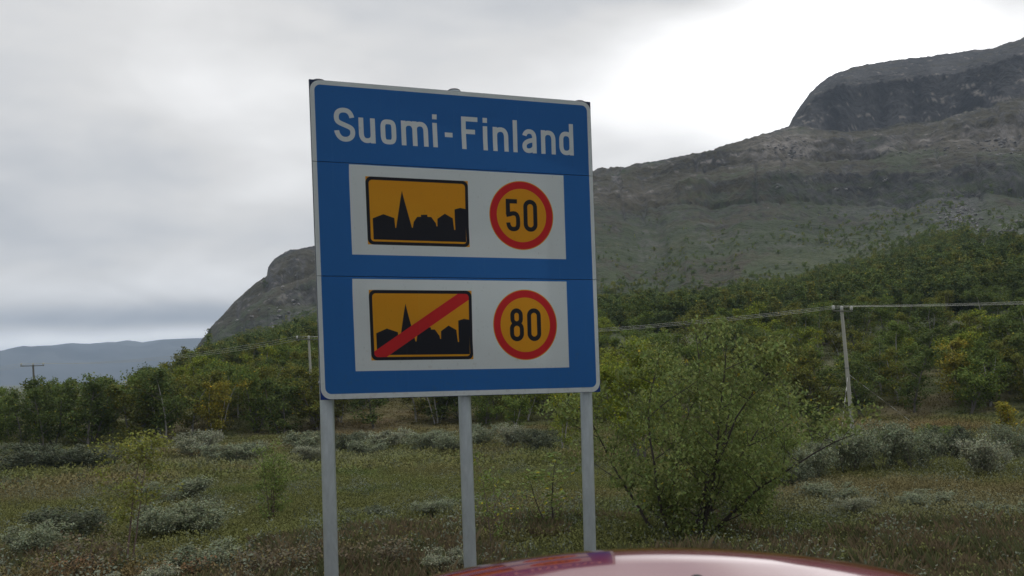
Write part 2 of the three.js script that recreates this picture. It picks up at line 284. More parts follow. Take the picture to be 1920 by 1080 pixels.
class Wood {
  constructor() { this.p = []; this.u = []; this.i = []; }
  limb(pts, r0, r1, sides = 5) {
    const base = this.p.length / 3, n = pts.length, T = new THREE.Vector3(), A = new THREE.Vector3(), B = new THREE.Vector3();
    for (let k = 0; k < n; k++) {
      T.subVectors(pts[Math.min(n - 1, k + 1)], pts[Math.max(0, k - 1)]).normalize();
      A.set(Math.abs(T.y) > 0.9 ? 1 : 0, Math.abs(T.y) > 0.9 ? 0 : 1, 0).cross(T).normalize(); B.crossVectors(T, A);
      const r = lerp(r0, r1, k / (n - 1));
      for (let s = 0; s < sides; s++) { const a = (s / sides) * 6.2832; this.u.push((s / sides) * 6.2832 * r0, pts[k].y); this.p.push(pts[k].x + (A.x * Math.cos(a) + B.x * Math.sin(a)) * r, pts[k].y + (A.y * Math.cos(a) + B.y * Math.sin(a)) * r, pts[k].z + (A.z * Math.cos(a) + B.z * Math.sin(a)) * r); }
    }
    for (let k = 0; k < n - 1; k++) for (let s = 0; s < sides; s++) { const a = base + k * sides + s, b = base + k * sides + (s + 1) % sides; this.i.push(a, a + sides, b, b, a + sides, b + sides); }
  }
  geo() { const g = new THREE.BufferGeometry(); g.setAttribute('position', new THREE.Float32BufferAttribute(this.p, 3)); g.setAttribute('uv', new THREE.Float32BufferAttribute(this.u, 2)); g.setIndex(this.i); g.computeVertexNormals(); return g; }
}
function wander(from, dir, len, n, bend, R, lift = 0) {
  const pts = [from.clone()], d = dir.clone().normalize(), p = from.clone();
  for (let k = 0; k < n; k++) { d.x += (R() - 0.5) * bend; d.z += (R() - 0.5) * bend; d.y += (R() - 0.5) * bend * 0.6 + lift; d.normalize(); p.addScaledVector(d, len / n); pts.push(p.clone()); }
  return pts;
}
const along = (pts, t) => { const f = t * (pts.length - 1), k = Math.min(pts.length - 2, Math.floor(f)); return pts[k].clone().lerp(pts[k + 1], f - k); };
// o: h height, stems, spread, r trunk radius, limbs per stem, reach, twigs per limb, leaves per twig, leaf size, clump radius, bare share of the stem, yellow share
function growTree(seed, o) {
  const R = rng(seed), W = new Wood(), B = new Wood(), L = new Leaves(), V = (x, y, z) => new THREE.Vector3(x, y, z);
  const leafy = (p, rad, n, sh) => {
    for (let k = 0; k < n; k++) {
      const u = R() * 6.283, c = R() * 2 - 1, q = Math.pow(R(), 0.5) * rad, s = Math.sqrt(1 - c * c);
      const y = p.y + c * q * (o.flat ?? 0.75); if (y < 0.03) continue;
      const g = sh * (0.72 + 0.56 * R()), yel = R() < (o.yellow ?? 0.02);
      L.add(p.x + Math.cos(u) * s * q, y, p.z + Math.sin(u) * s * q, o.leaf * (0.7 + 0.6 * R()), R, yel ? [g * 2.3, g * 1.5, g * 0.6] : [g * (0.9 + 0.25 * R()), g, g * (0.85 + 0.3 * R())], o.narrow ?? 0.65);
    }
  };
  for (let s = 0; s < o.stems; s++) {
    const a = R() * 6.283, tilt = (o.stems > 1 ? o.spread * (0.35 + 0.65 * R()) : o.spread * 0.2 * R()), h = o.h * (s ? 0.72 + 0.28 * R() : 0.96);
    const stem = wander(V(Math.cos(a) * 0.05 * o.stems * o.r * 10, -0.15, Math.sin(a) * 0.05 * o.stems * o.r * 10), V(Math.cos(a) * tilt + (o.leanX ?? 0), 1, Math.sin(a) * tilt), h * 0.96, 9, o.bend ?? 0.24, R, 0.03);
    W.limb(stem, o.r * (s ? 0.8 : 1), o.r * 0.12, 6);
    for (let l = 0; l < o.limbs; l++) {
      const t = lerp(o.bare, 0.98, Math.pow((l + R()) / o.limbs, 0.9)), p = along(stem, t), b = R() * 6.283;
      const shape = Math.pow(Math.sin(Math.PI * clamp(0.14 + 0.82 * (t - o.bare) / (1 - o.bare), 0.05, 0.97)), 0.7), len = o.reach * shape * (0.6 + 0.7 * R());
      const limb = wander(p, V(Math.cos(b), o.lift ?? 0.55, Math.sin(b)), len, 5, 0.5, R, 0.05);
      B.limb(limb, o.r * lerp(0.38, 0.14, t), o.r * 0.05, 4);
      for (let k = 0; k < o.twigs; k++) {
        const q = along(limb, 0.3 + 0.7 * (k + R()) / o.twigs);
        const tip = wander(q, V(R() - 0.5, 0.3 * R(), R() - 0.5), len * 0.3, 2, 0.6, R, 0);
        if (o.fine !== false) B.limb(tip, o.r * 0.06, o.r * 0.02, 3);
        const light = 0.8 + 0.45 * R();
        leafy(tip[2], o.clump * (0.6 + 0.7 * R()), Math.round(o.leaves * (0.5 + R())), light);
        if (R() < 0.35) leafy(q, o.clump * 0.6, Math.round(o.leaves * 0.4), light * 0.9);
      }
    }
  }
  return { trunk: W.geo(), branch: B.geo(), crown: L.geo() };
}
const M = {
  barkPale: std(rgb(0.3, 0.29, 0.27), 0.9), barkGrey: std(rgb(0.13, 0.12, 0.11), 0.95), barkDark: std(rgb(0.055, 0.045, 0.04), 0.95), barkRed: std(rgb(0.12, 0.085, 0.075), 0.95),
  dark: leafMat(rgb(0.098, 0.136, 0.038)), mid: leafMat(rgb(0.12, 0.168, 0.038)), olive: leafMat(rgb(0.145, 0.16, 0.034)), lime: leafMat(rgb(0.195, 0.24, 0.034)), gold: leafMat(rgb(0.24, 0.225, 0.036)),
    sapling: leafMat(rgb(0.2, 0.22, 0.055)), fresh: leafMat(rgb(0.16, 0.215, 0.06)), soft: leafMat(rgb(0.17, 0.215, 0.07)), willow: leafMat(rgb(0.19, 0.22, 0.14), 0.25), willowPale: leafMat(rgb(0.24, 0.26, 0.18), 0.25), willowDark: leafMat(rgb(0.105, 0.125, 0.08), 0.25), brownTwig: leafMat(rgb(0.125, 0.11, 0.07), 0.2), rust: leafMat(rgb(0.17, 0.115, 0.06), 0.25),
};
function plantTree(name, label, category, kit, leaf, bark, pos, turn, scale, group) {
  const t = thing(name, label, category, [pos.x, pos.y, pos.z], turn, group);
  t.scale.set(...(Array.isArray(scale) ? scale : [scale, scale, scale]));
  part('trunk', kit.trunk, bark, t); if (kit.branch) part('branch', kit.branch, bark === M.barkPale ? M.barkGrey : bark, t); part('crown', kit.crown, leaf, t);
  return t;
}

// ------------------------------------------------------------------ the birch wood behind the meadow: every tree a thing
const kits = range(9, (t) => Math.round(t * 8)).map((k) => growTree(100 + k * 17, { h: 5.1, stems: 1 + k % 3, spread: 0.42, r: 0.085, limbs: k % 3 === 0 ? 15 : k % 3 === 1 ? 10 : 8, reach: 1.75, twigs: 3, leaves: 50, leaf: 0.17, clump: 0.55, bare: 0.06, bend: 0.3, yellow: 0.025, fine: false }));
{
  const R = rng(4242), top = [[-60, 712], [0, 712], [60, 716], [100, 694], [130, 695], [200, 690], [270, 680], [330, 664], [370, 650], [430, 648], [470, 640], [530, 628], [590, 616], [1110, 565], [1300, 560], [1500, 560], [1700, 545], [1990, 520]];
  const yTop = (x) => { for (let i = 1; i < top.length; i++) if (x <= top[i][0]) return lerp(top[i - 1][1], top[i][1], (x - top[i - 1][0]) / (top[i][0] - top[i - 1][0])); return 520; };
  const wood = [];
  const tryAt = (px, D, sep) => {
    const d = dirOf(px, 700), k = D / Math.hypot(d.x, d.z), x = d.x * k, z = d.z * k;
    if (wood.some((w) => (w.x - x) ** 2 + (w.z - z) ** 2 < sep * sep)) return;
    wood.push({ px, D, x, z });
  };
  const rows = [[77, 82, 76], [84, 92, 64], [95, 106, 60], [109, 138, 70]];
  for (const [a, b, n] of rows) for (let k = 0; k < n * 3 && wood.filter((w) => w.D >= a && w.D <= b).length < n; k++) {
    const px = -50 + R() * 2040; if (a > 90 && px < 250) continue; if (a > 100 && px < 340) continue;
    if (a > 80 && px > 640 && px < 1100 && R() < 0.6) continue;          // hidden by the sign
    if (a < 80 && px > 610 && px < 830 && R() < 0.75) continue;          // the open rusty slope under the sign
    if (a < 80 && px > 1640 && px < 1760 && R() < 0.8) continue;
    tryAt(px, lerp(a, b, R()), 2.1);
  }
  const TONES = [['dark green', M.dark], ['mid green', M.mid], ['olive', M.olive], ['yellow-green', M.lime], ['golden', M.gold]];
  for (const w of wood) {
    const u = R(), warm = w.px > 1000 ? 0.06 : 0.02;
    w.tone = w.px < 330 ? (u < 0.6 ? 0 : u < 0.85 ? 1 : 2) : u < 0.24 ? 0 : u < 0.52 ? 1 : u < 0.88 - warm ? 2 : u < 0.985 ? 3 : 4;
    w.row = w.D < 83 ? 'front' : w.D < 93.5 ? 'second' : w.D < 107.5 ? 'third' : 'topmost';
    w.region = w.px < 320 ? 'under the far mountains' : w.px < 600 ? 'under the rocky hump' : w.px < 1115 ? 'behind the sign' : w.px < 1450 ? 'right of the sign' : w.px < 1700 ? 'around the right pole' : 'at the right edge';
  }
  wood.sort((a, b) => a.px - b.px);
  const ORD = ['first', 'second', 'third', 'fourth', 'fifth', 'sixth', 'seventh', 'eighth', 'ninth', 'tenth', 'eleventh', 'twelfth', 'thirteenth'], tally = {};
  wood.forEach((w, i) => {
    const key = w.tone + w.row + w.region, n = tally[key] = (tally[key] ?? -1) + 1;
    const y = groundY(w.x, w.z) - 0.1, px = w.px, lim = yTop(px), d = dirOf(px, lim), topY = EYE + elOf(d) * w.D;
    let s = (0.8 + 0.4 * R());
    const room = (topY - y) / 5.1; if (room < s) s = Math.max(0.5, room * (0.9 + 0.1 * R())); else if (w.D < 84 && px < 320) s = Math.min(room, 1.25) * (0.85 + 0.15 * R());
    const q = 0.9 + 0.35 * R();
    plantTree('mountain_birch', `${ORD[n] ?? 'last'} ${TONES[w.tone][0]} birch from the left in the wood's ${w.row} row ${w.region}`, 'tree', kits[Math.floor(R() * kits.length)], TONES[w.tone][1], R() < 0.4 ? M.barkPale : M.barkGrey, { x: w.x, y, z: w.z }, R() * 6.28, [s * q, s, s * q], 'birches of the wood behind the meadow');
  });
}
// the wood that climbs the fell, one mass of far crowns
{
  const kit = growTree(77, { h: 4.4, stems: 2, spread: 0.5, r: 0.09, limbs: 8, reach: 1.6, twigs: 2, leaves: 40, leaf: 0.22, clump: 0.62, bare: 0.0, bend: 0.3, yellow: 0.02, fine: false });
  const R = rng(99), list = [];
  for (let k = 0; k < 90000 && list.length < 15000; k++) {
    const px = 340 + R() * 1700, D = 132 + Math.pow(R(), 0.9) * 268, d = dirOf(px, 560), a = azOf(d);
    if (px > 640 && px < 1080) continue;
    const hgt = hill(a, D), y = hgt.h, e = (y - EYE) / D;
    // upper limit of the wood in the survey
    const lim = px < 600 ? lerp(690, 628, clamp((px - 370) / 220, 0, 1)) : px < 1500 ? lerp(588, 565, (px - 1115) / 385) : px < 1650 ? lerp(560, 515, (px - 1500) / 150) : lerp(515, 448, (px - 1650) / 270);
    const le = elOf(dirOf(px, lim)), over = (e - le) * F, n = fbm(Math.sin(a) * D * 0.03, Math.cos(a) * D * 0.03, 3.8, 3);
    if (over > 20 + 60 * n) { if (over > 175 || R() > 1.15 * Math.exp(-over / 44) * clamp(0.55 + 2.2 * n, 0, 1)) continue; }
    if (px > 1830 && e > elOf(dirOf(1880, 495)) && R() < 0.85) continue;
    if (R() < 0.2 - n * 0.9 && D > 170) continue;
    list.push([Math.sin(a) * D, y - 0.3, -Math.cos(a) * D, over, n]);
  }
  const kit2 = growTree(178, { h: 5.4, stems: 1, spread: 0.2, r: 0.09, limbs: 9, reach: 1.2, twigs: 2, leaves: 34, leaf: 0.22, clump: 0.5, bare: 0.12, bend: 0.35, yellow: 0.03, fine: false });
  const white = (g, k) => { const n = g.attributes.position.count, c = new Float32Array(n * 3).fill(k), o = new THREE.BufferGeometry(); o.setAttribute('position', g.attributes.position); o.setAttribute('color', new THREE.BufferAttribute(c, 3)); o.setIndex(g.index); o.computeVertexNormals(); return o; };
  const tall = mergeGeometries([kit2.crown, white(kit2.trunk, 2.2)]);
  [[kit.crown, 'distant_birch_wood', 'far green birch wood and scrub climbing the lower slope of the fell', (i) => i % 4 !== 0], [tall, 'distant_tall_birch', 'taller pale-stemmed birches standing out of the far wood on the slope', (i) => i % 4 === 0]].forEach(([geo, name, label, pick]) => {
    const sub = list.filter((_, i) => pick(i)), mats = new THREE.InstancedMesh(geo, leafMat(rgb(1, 1, 1), 0.3), sub.length), m4 = new THREE.Matrix4(), q = new THREE.Quaternion(), up = new THREE.Vector3(0, 1, 0), c = new THREE.Color();
    sub.forEach(([x, y, z, over, n], i) => {
      const s = lerp(0.85, 0.3, smoothstep(over, -50, 60)) * (0.5 + 0.9 * R() * R() + 0.3 * R());
      m4.compose(new THREE.Vector3(x, y, z), q.setFromAxisAngle(up, R() * 6.28), new THREE.Vector3(s * 1.2, s * (0.8 + 0.35 * R()), s * 1.2)); mats.setMatrixAt(i, m4);
      const u = R() + n * 0.5; if (u < 0.35) c.setRGB(0.085, 0.12, 0.042); else if (u < 0.75) c.setRGB(0.11, 0.152, 0.044); else c.setRGB(0.15, 0.168, 0.042);
      c.multiplyScalar(0.8 + 0.35 * R() + 0.45 * smoothstep(over, -20, 60)); mats.setColorAt(i, c);
    });
    mats.name = name; scene.add(mats); mats.castShadow = mats.receiveShadow = true; tag(mats, label, 'wood', null, 'stuff');
  });
}
// single birches near the camera and at the edge of the wood
const big = growTree(9, { h: 2.75, stems: 9, spread: 0.9, r: 0.03, limbs: 11, reach: 0.85, twigs: 4, leaves: 50, leaf: 0.046, clump: 0.21, bare: 0.06, bend: 0.6, yellow: 0.006, lift: 0.4 });
plantTree('birch_bush', 'big loose birch bush with dark crooked stems beside the sign\'s right post', 'bush', big, M.soft, M.barkDark, stand(1275, 1000, 13), 0.6, [1.2, 1.35, 1.05]);
plantTree('birch_bush', 'smaller light green birch bush merging with the right side of the big bush', 'bush', big, M.fresh, M.barkDark, stand(1405, 985, 15), 2.9, [0.75, 0.95, 0.75]);
const midKit = growTree(31, { h: 5.6, stems: 3, spread: 0.45, r: 0.08, limbs: 15, reach: 1.9, twigs: 4, leaves: 58, leaf: 0.11, clump: 0.45, bare: 0.12, bend: 0.3, yellow: 0.012 });
plantTree('bright_birch', 'bright yellow-green birch standing right behind the sign\'s lower right corner', 'tree', midKit, M.lime, M.barkGrey, stand(1210, 850, 35), 0.3, 1.0);
const slim = growTree(52, { h: 3, stems: 2, spread: 0.25, r: 0.035, limbs: 15, reach: 0.6, twigs: 3, leaves: 26, leaf: 0.07, clump: 0.2, bare: 0.2, bend: 0.2, yellow: 0.02 });
plantTree('young_birch', 'slim pale-leaved young birch at the right side of the big bush', 'tree', slim, M.fresh, M.barkPale, stand(1440, 900, 24), 1, [1.0, 0.92, 1]);
plantTree('young_birch', 'young birch rising behind the top of the big bush', 'tree', slim, M.fresh, M.barkGrey, stand(1370, 900, 19), 2.6, [1.2, 0.85, 1.2]);
plantTree('white_stemmed_birch', 'green birch with a white stem just left of the right post', 'tree', kits[4], M.lime, M.barkPale, stand(1052, 830, 52), 2.2, [0.7, 0.75, 0.7]);
plantTree('white_stemmed_birch', 'dark birch with a white stem halfway between the middle and right posts', 'tree', kits[1], M.mid, M.barkPale, stand(962, 810, 66), 0.4, [0.75, 0.8, 0.75]);
const sap = growTree(64, { h: 2.1, stems: 2, spread: 0.2, r: 0.018, limbs: 13, reach: 0.62, twigs: 3, leaves: 26, leaf: 0.045, clump: 0.17, bare: 0.4, bend: 0.14, yellow: 0.004 });
plantTree('birch_sapling', 'thin birch sapling with forked dark stem alone in the meadow at left', 'tree', sap, M.sapling, M.barkRed, stand(240, 1020, 12.6), 1.2, [1.0, 1.0, 1.0]);
const dense = growTree(71, { h: 1.9, stems: 4, spread: 0.3, r: 0.018, limbs: 12, reach: 0.45, twigs: 3, leaves: 21, leaf: 0.045, clump: 0.16, bare: 0.1, bend: 0.16, yellow: 0.0 });
plantTree('birch_sapling', 'dense green bushy sapling left of the sign\'s left post', 'tree', dense, M.fresh, M.barkRed, stand(507, 960, 19), 0, 1.0);
const wisp = growTree(83, { h: 1.55, stems: 2, spread: 0.3, r: 0.012, limbs: 9, reach: 0.4, twigs: 2, leaves: 9, leaf: 0.05, clump: 0.14, bare: 0.15, bend: 0.2, yellow: 0.05 });
plantTree('birch_sapling', 'wispy sapling with a few orange leaves right of the middle post', 'tree', wisp, M.fresh, M.barkRed, stand(922, 1020, 12.5), 0, 1.0);
plantTree('birch_sapling', 'low airy green sapling between the middle and right posts', 'tree', wisp, M.fresh, M.barkDark, stand(1045, 990, 14), 2.2, [1.7, 0.95, 1.7]);
const shoot = growTree(91, { h: 3.0, stems: 2, spread: 0.3, r: 0.04, limbs: 10, reach: 0.7, twigs: 3, leaves: 30, leaf: 0.12, clump: 0.28, bare: 0.05, bend: 0.2, yellow: 0.05 });
plantTree('young_birch', 'small yellow birch behind the willows at far right', 'tree', shoot, M.gold, M.barkGrey, stand(1885, 850, 40), 0, [1, 0.75, 1]);
plantTree('young_birch', 'bushy young birch at the foot of the right utility pole', 'tree', shoot, M.mid, M.barkGrey, stand(1530, 860, 46), 1, [1.5, 0.8, 1.5]);
[[497, 533, 'small birch on the skyline of the rocky hump, upper of two', 1.0], [393, 606, 'small birch on the skyline low on the rocky hump', 0.85], [330, 668, 'thin ragged birch standing against the far mountains', 0.8]].forEach(([x, y, l, s], k) => {
  const D = k === 2 ? 118 : 505, p = at(x, y, D * Math.cos(azOf(dirOf(x, y)))), g = new THREE.Vector3(p.x, k === 2 ? p.y - 5 : groundY(p.x, p.z) - 0.2, p.z);
  plantTree('ridge_birch', l, 'tree', kits[k * 2], M.dark, M.barkGrey, g, k, s);
});

// ------------------------------------------------------------------ willow shrubs
const bushKits = [0, 1, 2, 3].map((k) => growTree(300 + k * 13, { h: 1.25, stems: 11, spread: 0.75, r: 0.016, limbs: 7, reach: 0.4, twigs: 3, leaves: 22, leaf: 0.06, clump: 0.15, bare: 0.3, bend: 0.3, narrow: 0.4, yellow: 0, flat: 0.8, fine: false }));
{
  const R = rng(55);
  const spots = [ // px, base py, depth, width scale, height scale, tone, label
    [1515, 893, 24, 1.1, 0.85, 'willow', 'round grey-green willow shrub nearest the big bush in the right willow row'],
    [1590, 893, 25, 1.3, 1.05, 'willow', 'broad grey-green willow shrub left of centre in the right willow row'],
    [1655, 890, 25.5, 1.4, 1.1, 'willow', 'largest grey-green willow shrub in the middle of the right willow row'],
    [1715, 892, 25, 1.1, 0.95, 'willow', 'willow shrub at the right end of the close right-hand row'],
    [1770, 885, 29, 1.4, 1.0, 'willowDark', 'dark green willow shrub right of the grey-green row'],
    [1850, 905, 23, 1.2, 0.85, 'willowPale', 'silvery willow shrub alone in front at the right edge'],
    [1905, 880, 28, 1.3, 1.0, 'willow', 'willow shrub cut by the right edge of the photo'],
    [1480, 905, 21.5, 0.9, 0.55, 'willowDark', 'low dark willow touching the big bush on its right'],
    [1640, 860, 34, 1.6, 0.9, 'mid', 'green shrub behind the right willow row near the pole foot'],
    [1760, 850, 38, 2.0, 0.9, 'mid', 'green shrub behind the right willow row, right of the pole'],
    [40, 870, 45, 2.6, 1.25, 'willowDark', 'dark blue-green willow shrub at the left edge of the meadow'],
    [115, 868, 46, 2.6, 1.2, 'willowDark', 'second dark willow shrub from the left edge'],
    [175, 868, 47, 2.2, 1.1, 'willowDark', 'third dark willow shrub from the left edge, by the sapling'],
    [268, 852, 55, 2.0, 1.2, 'willowPale', 'silvery willow shrub just right of the thin sapling'],
    [372, 850, 56, 2.6, 1.35, 'willowPale', 'large silvery willow shrub midway between the saplings'],
    [430, 862, 48, 2.4, 0.9, 'willow', 'grey-green willow left of the dense sapling'],
    [470, 856, 52, 1.8, 0.9, 'willow', 'small willow directly behind the dense sapling'],
    [575, 852, 55, 2.3, 1.2, 'willow', 'grey willow just left of the left post'],
    [590, 868, 46, 1.8, 0.7, 'willowPale', 'low silvery willow beside the left post'],
    [645, 850, 56, 2.0, 1.1, 'willowDark', 'dark willow just right of the left post'],
    [725, 846, 58, 2.3, 1.1, 'willowPale', 'silvery willow below the rusty slope under the sign'],
    [690, 858, 50, 1.7, 0.8, 'willow', 'low willow right of the left post'],
    [800, 850, 55, 2.3, 1.1, 'willow', 'grey-green willow left of the middle post'],
    [850, 858, 50, 1.9, 1.0, 'willow', 'willow partly behind the middle post'],
    [905, 842, 58, 1.8, 1.2, 'willow', 'willow just right of the middle post'],
    [960, 846, 54, 1.9, 1.25, 'willowPale', 'silvery willow under the dark white-stemmed birch'],
    [1010, 852, 50, 2, 1.0, 'willowDark', 'dark willow at the foot of the green white-stemmed birch'],
    [300, 985, 15.5, 0.9, 0.75, 'willow', 'near grey willow shrub right of the thin sapling'],
    [360, 985, 16, 1.0, 0.8, 'willow', 'near grey-green willow shrub between the two left saplings'],
    [330, 925, 23, 1.4, 0.55, 'willow', 'low spreading willow behind the near grey shrubs'],
    [130, 985, 15.5, 1.1, 0.7, 'willowDark', 'dull willow shrub left of the thin sapling'],
    [60, 1010, 13.5, 0.8, 0.6, 'willow', 'twiggy willow low at the left edge'],
    [395, 1045, 11.2, 0.7, 0.5, 'willow', 'small grey willow at the bottom left of the left post'],
    [260, 1085, 10, 0.6, 0.45, 'willowPale', 'small pale willow at the bottom edge beneath the thin sapling'],
    [810, 975, 16.5, 0.7, 0.42, 'willow', 'low willow tuft in the meadow left of the middle post'],
    [695, 962, 18, 0.7, 0.42, 'willowDark', 'low dark willow tuft right of the left post'],
    [830, 1062, 10.8, 0.5, 0.4, 'willowPale', 'small pale willow tuft close to the middle post by the car'],
    [1560, 965, 17.5, 0.8, 0.45, 'willow', 'low grey willow in the right meadow beside the big bush'],
    [1605, 1000, 15, 0.5, 0.4, 'willowPale', 'small pale willow tuft low in the right meadow'],
    [1735, 985, 16, 0.8, 0.4, 'willow', 'low grey willow in the middle of the right meadow'],
    [1890, 1010, 14.5, 0.6, 0.38, 'willow', 'low grey willow near the right edge of the meadow'],
  ];
  spots.forEach(([x, y, D, w, h, tone, label], k) => plantTree('willow_shrub', label, 'shrub', bushKits[k % 4], M[tone], M.barkGrey, stand(x, y, D), R() * 6.28, [w, h * (D < 20 ? 0.85 : 1.2), w * (0.8 + 0.3 * R())], 'willow shrubs on the meadow'));
  const twig = growTree(410, { h: 0.8, stems: 10, spread: 0.9, r: 0.01, limbs: 6, reach: 0.3, twigs: 2, leaves: 4, leaf: 0.045, clump: 0.12, bare: 0.2, bend: 0.3, yellow: 0 });
  [[165, 1045, 11.6, 1.2, 'brownTwig', 'bare dark twiggy bush at the bottom left'], [140, 1060, 11.2, 0.8, 'rust', 'rusty twiggy bush at the bottom left, left of the dark one'], [340, 1062, 10.8, 0.9, 'rust', 'brown twiggy bush right of the thin sapling near the bottom'], [480, 1060, 10.6, 1.0, 'brownTwig', 'bare grey twiggy bush at the bottom, left of the left post'], [560, 1040, 11.4, 0.9, 'brownTwig', 'bare twiggy bush touching the left post low down'], [700, 1050, 11, 1.0, 'brownTwig', 'bare twiggy bush between the left and middle posts']].forEach(([x, y, D, s, tone, label]) =>
    plantTree('twig_bush', label, 'bush', twig, M[tone], M.barkRed, stand(x, y, D), R() * 6, [s * 1.1, s * 0.8, s * 1.1], 'leafless bushes at the road verge'));
}

// ------------------------------------------------------------------ ground cover, nobody's to count
function scatter(name, label, geo, mat, list) {
  const im = new THREE.InstancedMesh(geo, mat, list.length), m4 = new THREE.Matrix4(), q = new THREE.Quaternion(), e = new THREE.Euler(), c = new THREE.Color();
  list.forEach(([x, y, z, s, sy, turn, col], i) => { q.setFromEuler(e.set(0, turn, 0)); m4.compose(new THREE.Vector3(x, y, z), q, new THREE.Vector3(s, sy, s)); im.setMatrixAt(i, m4); im.setColorAt(i, c.setRGB(...col)); });
  im.name = name; im.castShadow = im.receiveShadow = true; scene.add(im); tag(im, label, 'ground cover', null, 'stuff');
}
{
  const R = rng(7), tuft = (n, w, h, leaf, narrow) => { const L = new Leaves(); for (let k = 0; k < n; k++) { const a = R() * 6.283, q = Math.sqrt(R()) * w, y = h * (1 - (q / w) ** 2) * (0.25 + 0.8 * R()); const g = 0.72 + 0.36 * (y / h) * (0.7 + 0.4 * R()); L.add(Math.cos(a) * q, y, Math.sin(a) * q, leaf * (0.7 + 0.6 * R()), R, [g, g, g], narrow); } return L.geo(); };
  const blades = (n, w, h) => { const L = new Leaves(); for (let k = 0; k < n; k++) { const a = R() * 6.283, q = Math.sqrt(R()) * w, x = Math.cos(a) * q, z = Math.sin(a) * q, b = R() * 6.283, lean = 0.15 + 0.5 * R(), hh = h * (0.5 + 0.5 * R()), t = 0.0035, g = 0.7 + 0.6 * R(), n0 = L.p.length / 3, cx = Math.cos(b), cz = Math.sin(b);
    L.p.push(x - cz * t, -0.02, z + cx * t, x + cz * t, -0.02, z - cx * t, x + cx * lean * hh * 0.4 + cz * t * 0.7, hh * 0.65, z + cz * lean * hh * 0.4 - cx * t * 0.7, x + cx * lean * hh, hh, z + cz * lean * hh);
    for (let j = 0; j < 4; j++) L.c.push(g, g, g); L.i.push(n0, n0 + 1, n0 + 2, n0, n0 + 2, n0 + 3); } return L.geo(); };
  const wedge = (n, d0, d1, pow) => { const out = []; for (let k = 0; k < n; k++) { const D = lerp(d0, d1, Math.pow(R(), pow)), a = (R() - 0.5) * 1.36; out.push([Math.sin(a) * D, -Math.cos(a) * D, D]); } return out; };
  const lists = { heath: [], far: [], grass: [], sprig: [] }, c = [0, 0, 0];
  for (const [x, z, D] of wedge(26000, 6.5, 34, 0.62)) { heath(x, z, c); const m = fbm(x * 0.45, z * 0.45, 5.1, 3), v = 0.85 + 0.4 * R(); if (D < 8 && R() < 0.5) continue; lists.heath.push([x, meadow(x, z) - 0.03, z, 0.7 + 0.5 * R(), 0.7 + 0.7 * R() + m * 0.8, R() * 6.28, [c[0] * v * 1.25, c[1] * v * 1.25, c[2] * v * 1.15]]); }
  for (const [x, z, D] of wedge(26000, 32, 118, 0.8)) { if (D > 78 && R() < 0.4) continue; heath(x, z, c); const m = fbm(x * 0.2, z * 0.2, 5.1, 3), v = 0.85 + 0.4 * R(); lists.far.push([x, groundY(x, z) - 0.05, z, 0.8 + 0.6 * R(), 0.7 + 0.8 * R() + m, R() * 6.28, [c[0] * v * 1.25, c[1] * v * 1.25, c[2] * v * 1.15]]); }
  for (const [x, z, D] of wedge(7000, 5, 15, 0.8)) { const n = fbm(x * 0.25, z * 0.25, 8.8, 3); if (n < -0.02 && D > 9) continue; const v = 0.8 + 0.5 * R(), dry = R() < 0.6; lists.grass.push([x, meadow(x, z), z, 0.8 + 0.7 * R(), 0.6 + 0.7 * R(), R() * 6.28, dry ? [0.19 * v, 0.15 * v, 0.09 * v] : [0.12 * v, 0.13 * v, 0.06 * v]]); }
  for (const [x, z, D] of wedge(4500, 9, 60, 0.8)) { const n = fbm(x * 0.16, z * 0.16, 1.8, 3); if (n < 0.0 && R() < 0.8) continue; const v = 0.8 + 0.5 * R(); lists.sprig.push([x, meadow(x, z), z, 0.6 + 0.8 * R(), 0.6 + 0.8 * R(), R() * 6.28, [0.15 * v, 0.17 * v, 0.125 * v]]); }
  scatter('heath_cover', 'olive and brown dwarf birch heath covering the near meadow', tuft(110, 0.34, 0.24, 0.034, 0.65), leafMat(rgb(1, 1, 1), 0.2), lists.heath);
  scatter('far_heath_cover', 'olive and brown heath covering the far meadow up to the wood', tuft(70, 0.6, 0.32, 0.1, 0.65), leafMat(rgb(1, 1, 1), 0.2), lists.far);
  scatter('dry_grass', 'dry straw-coloured grass on the road verge and meadow', blades(26, 0.16, 0.26), leafMat(rgb(1, 1, 1), 0.2), lists.grass);
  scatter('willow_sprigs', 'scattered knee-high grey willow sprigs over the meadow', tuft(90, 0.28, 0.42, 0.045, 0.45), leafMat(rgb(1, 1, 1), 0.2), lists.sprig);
}
// loose stones on the fell
{
  const R = rng(321), g0 = new THREE.IcosahedronGeometry(1, 1), p = g0.attributes.position;
  for (let i = 0; i < p.count; i++) { const x = p.getX(i), y = p.getY(i), z = p.getZ(i), s = 0.8 + 0.55 * noise(x * 1.3, y * 1.3, z * 1.3); p.setXYZ(i, x * s * 1.2, y * s * 0.8, z * s); }
  const g = toCreasedNormals(g0, 0.5), list = [];
  for (const [px, py, w, h, n, big] of [[1800, 405, 50, 50, 600, 0.5], [1480, 280, 60, 26, 160, 0.8], [1750, 280, 160, 18, 90, 0.7], [1480, 320, 330, 90, 60, 0.7], [1890, 460, 60, 60, 160, 1.1], [1880, 270, 60, 30, 100, 0.9], [520, 580, 90, 70, 80, 0.9]])
    for (let k = 0; k < n; k++) { const h1 = hit(px + (R() + R() - 1) * w, py + (R() + R() - 1) * h, 830); if (!h1 || h1.length() < 230) continue; const v = 0.1 + 0.12 * R(), s = big * (0.3 + 1.1 * Math.pow(R(), 3)); list.push([h1.x, h1.y, h1.z, s, s * (0.6 + 0.5 * R()), R() * 6, [v, v * 0.98, v * 0.97]]); }
  scatter('scree_stones', 'loose pale stones and scree on the fell side', g, std(rgb(1, 1, 1), 0.95), list);
}

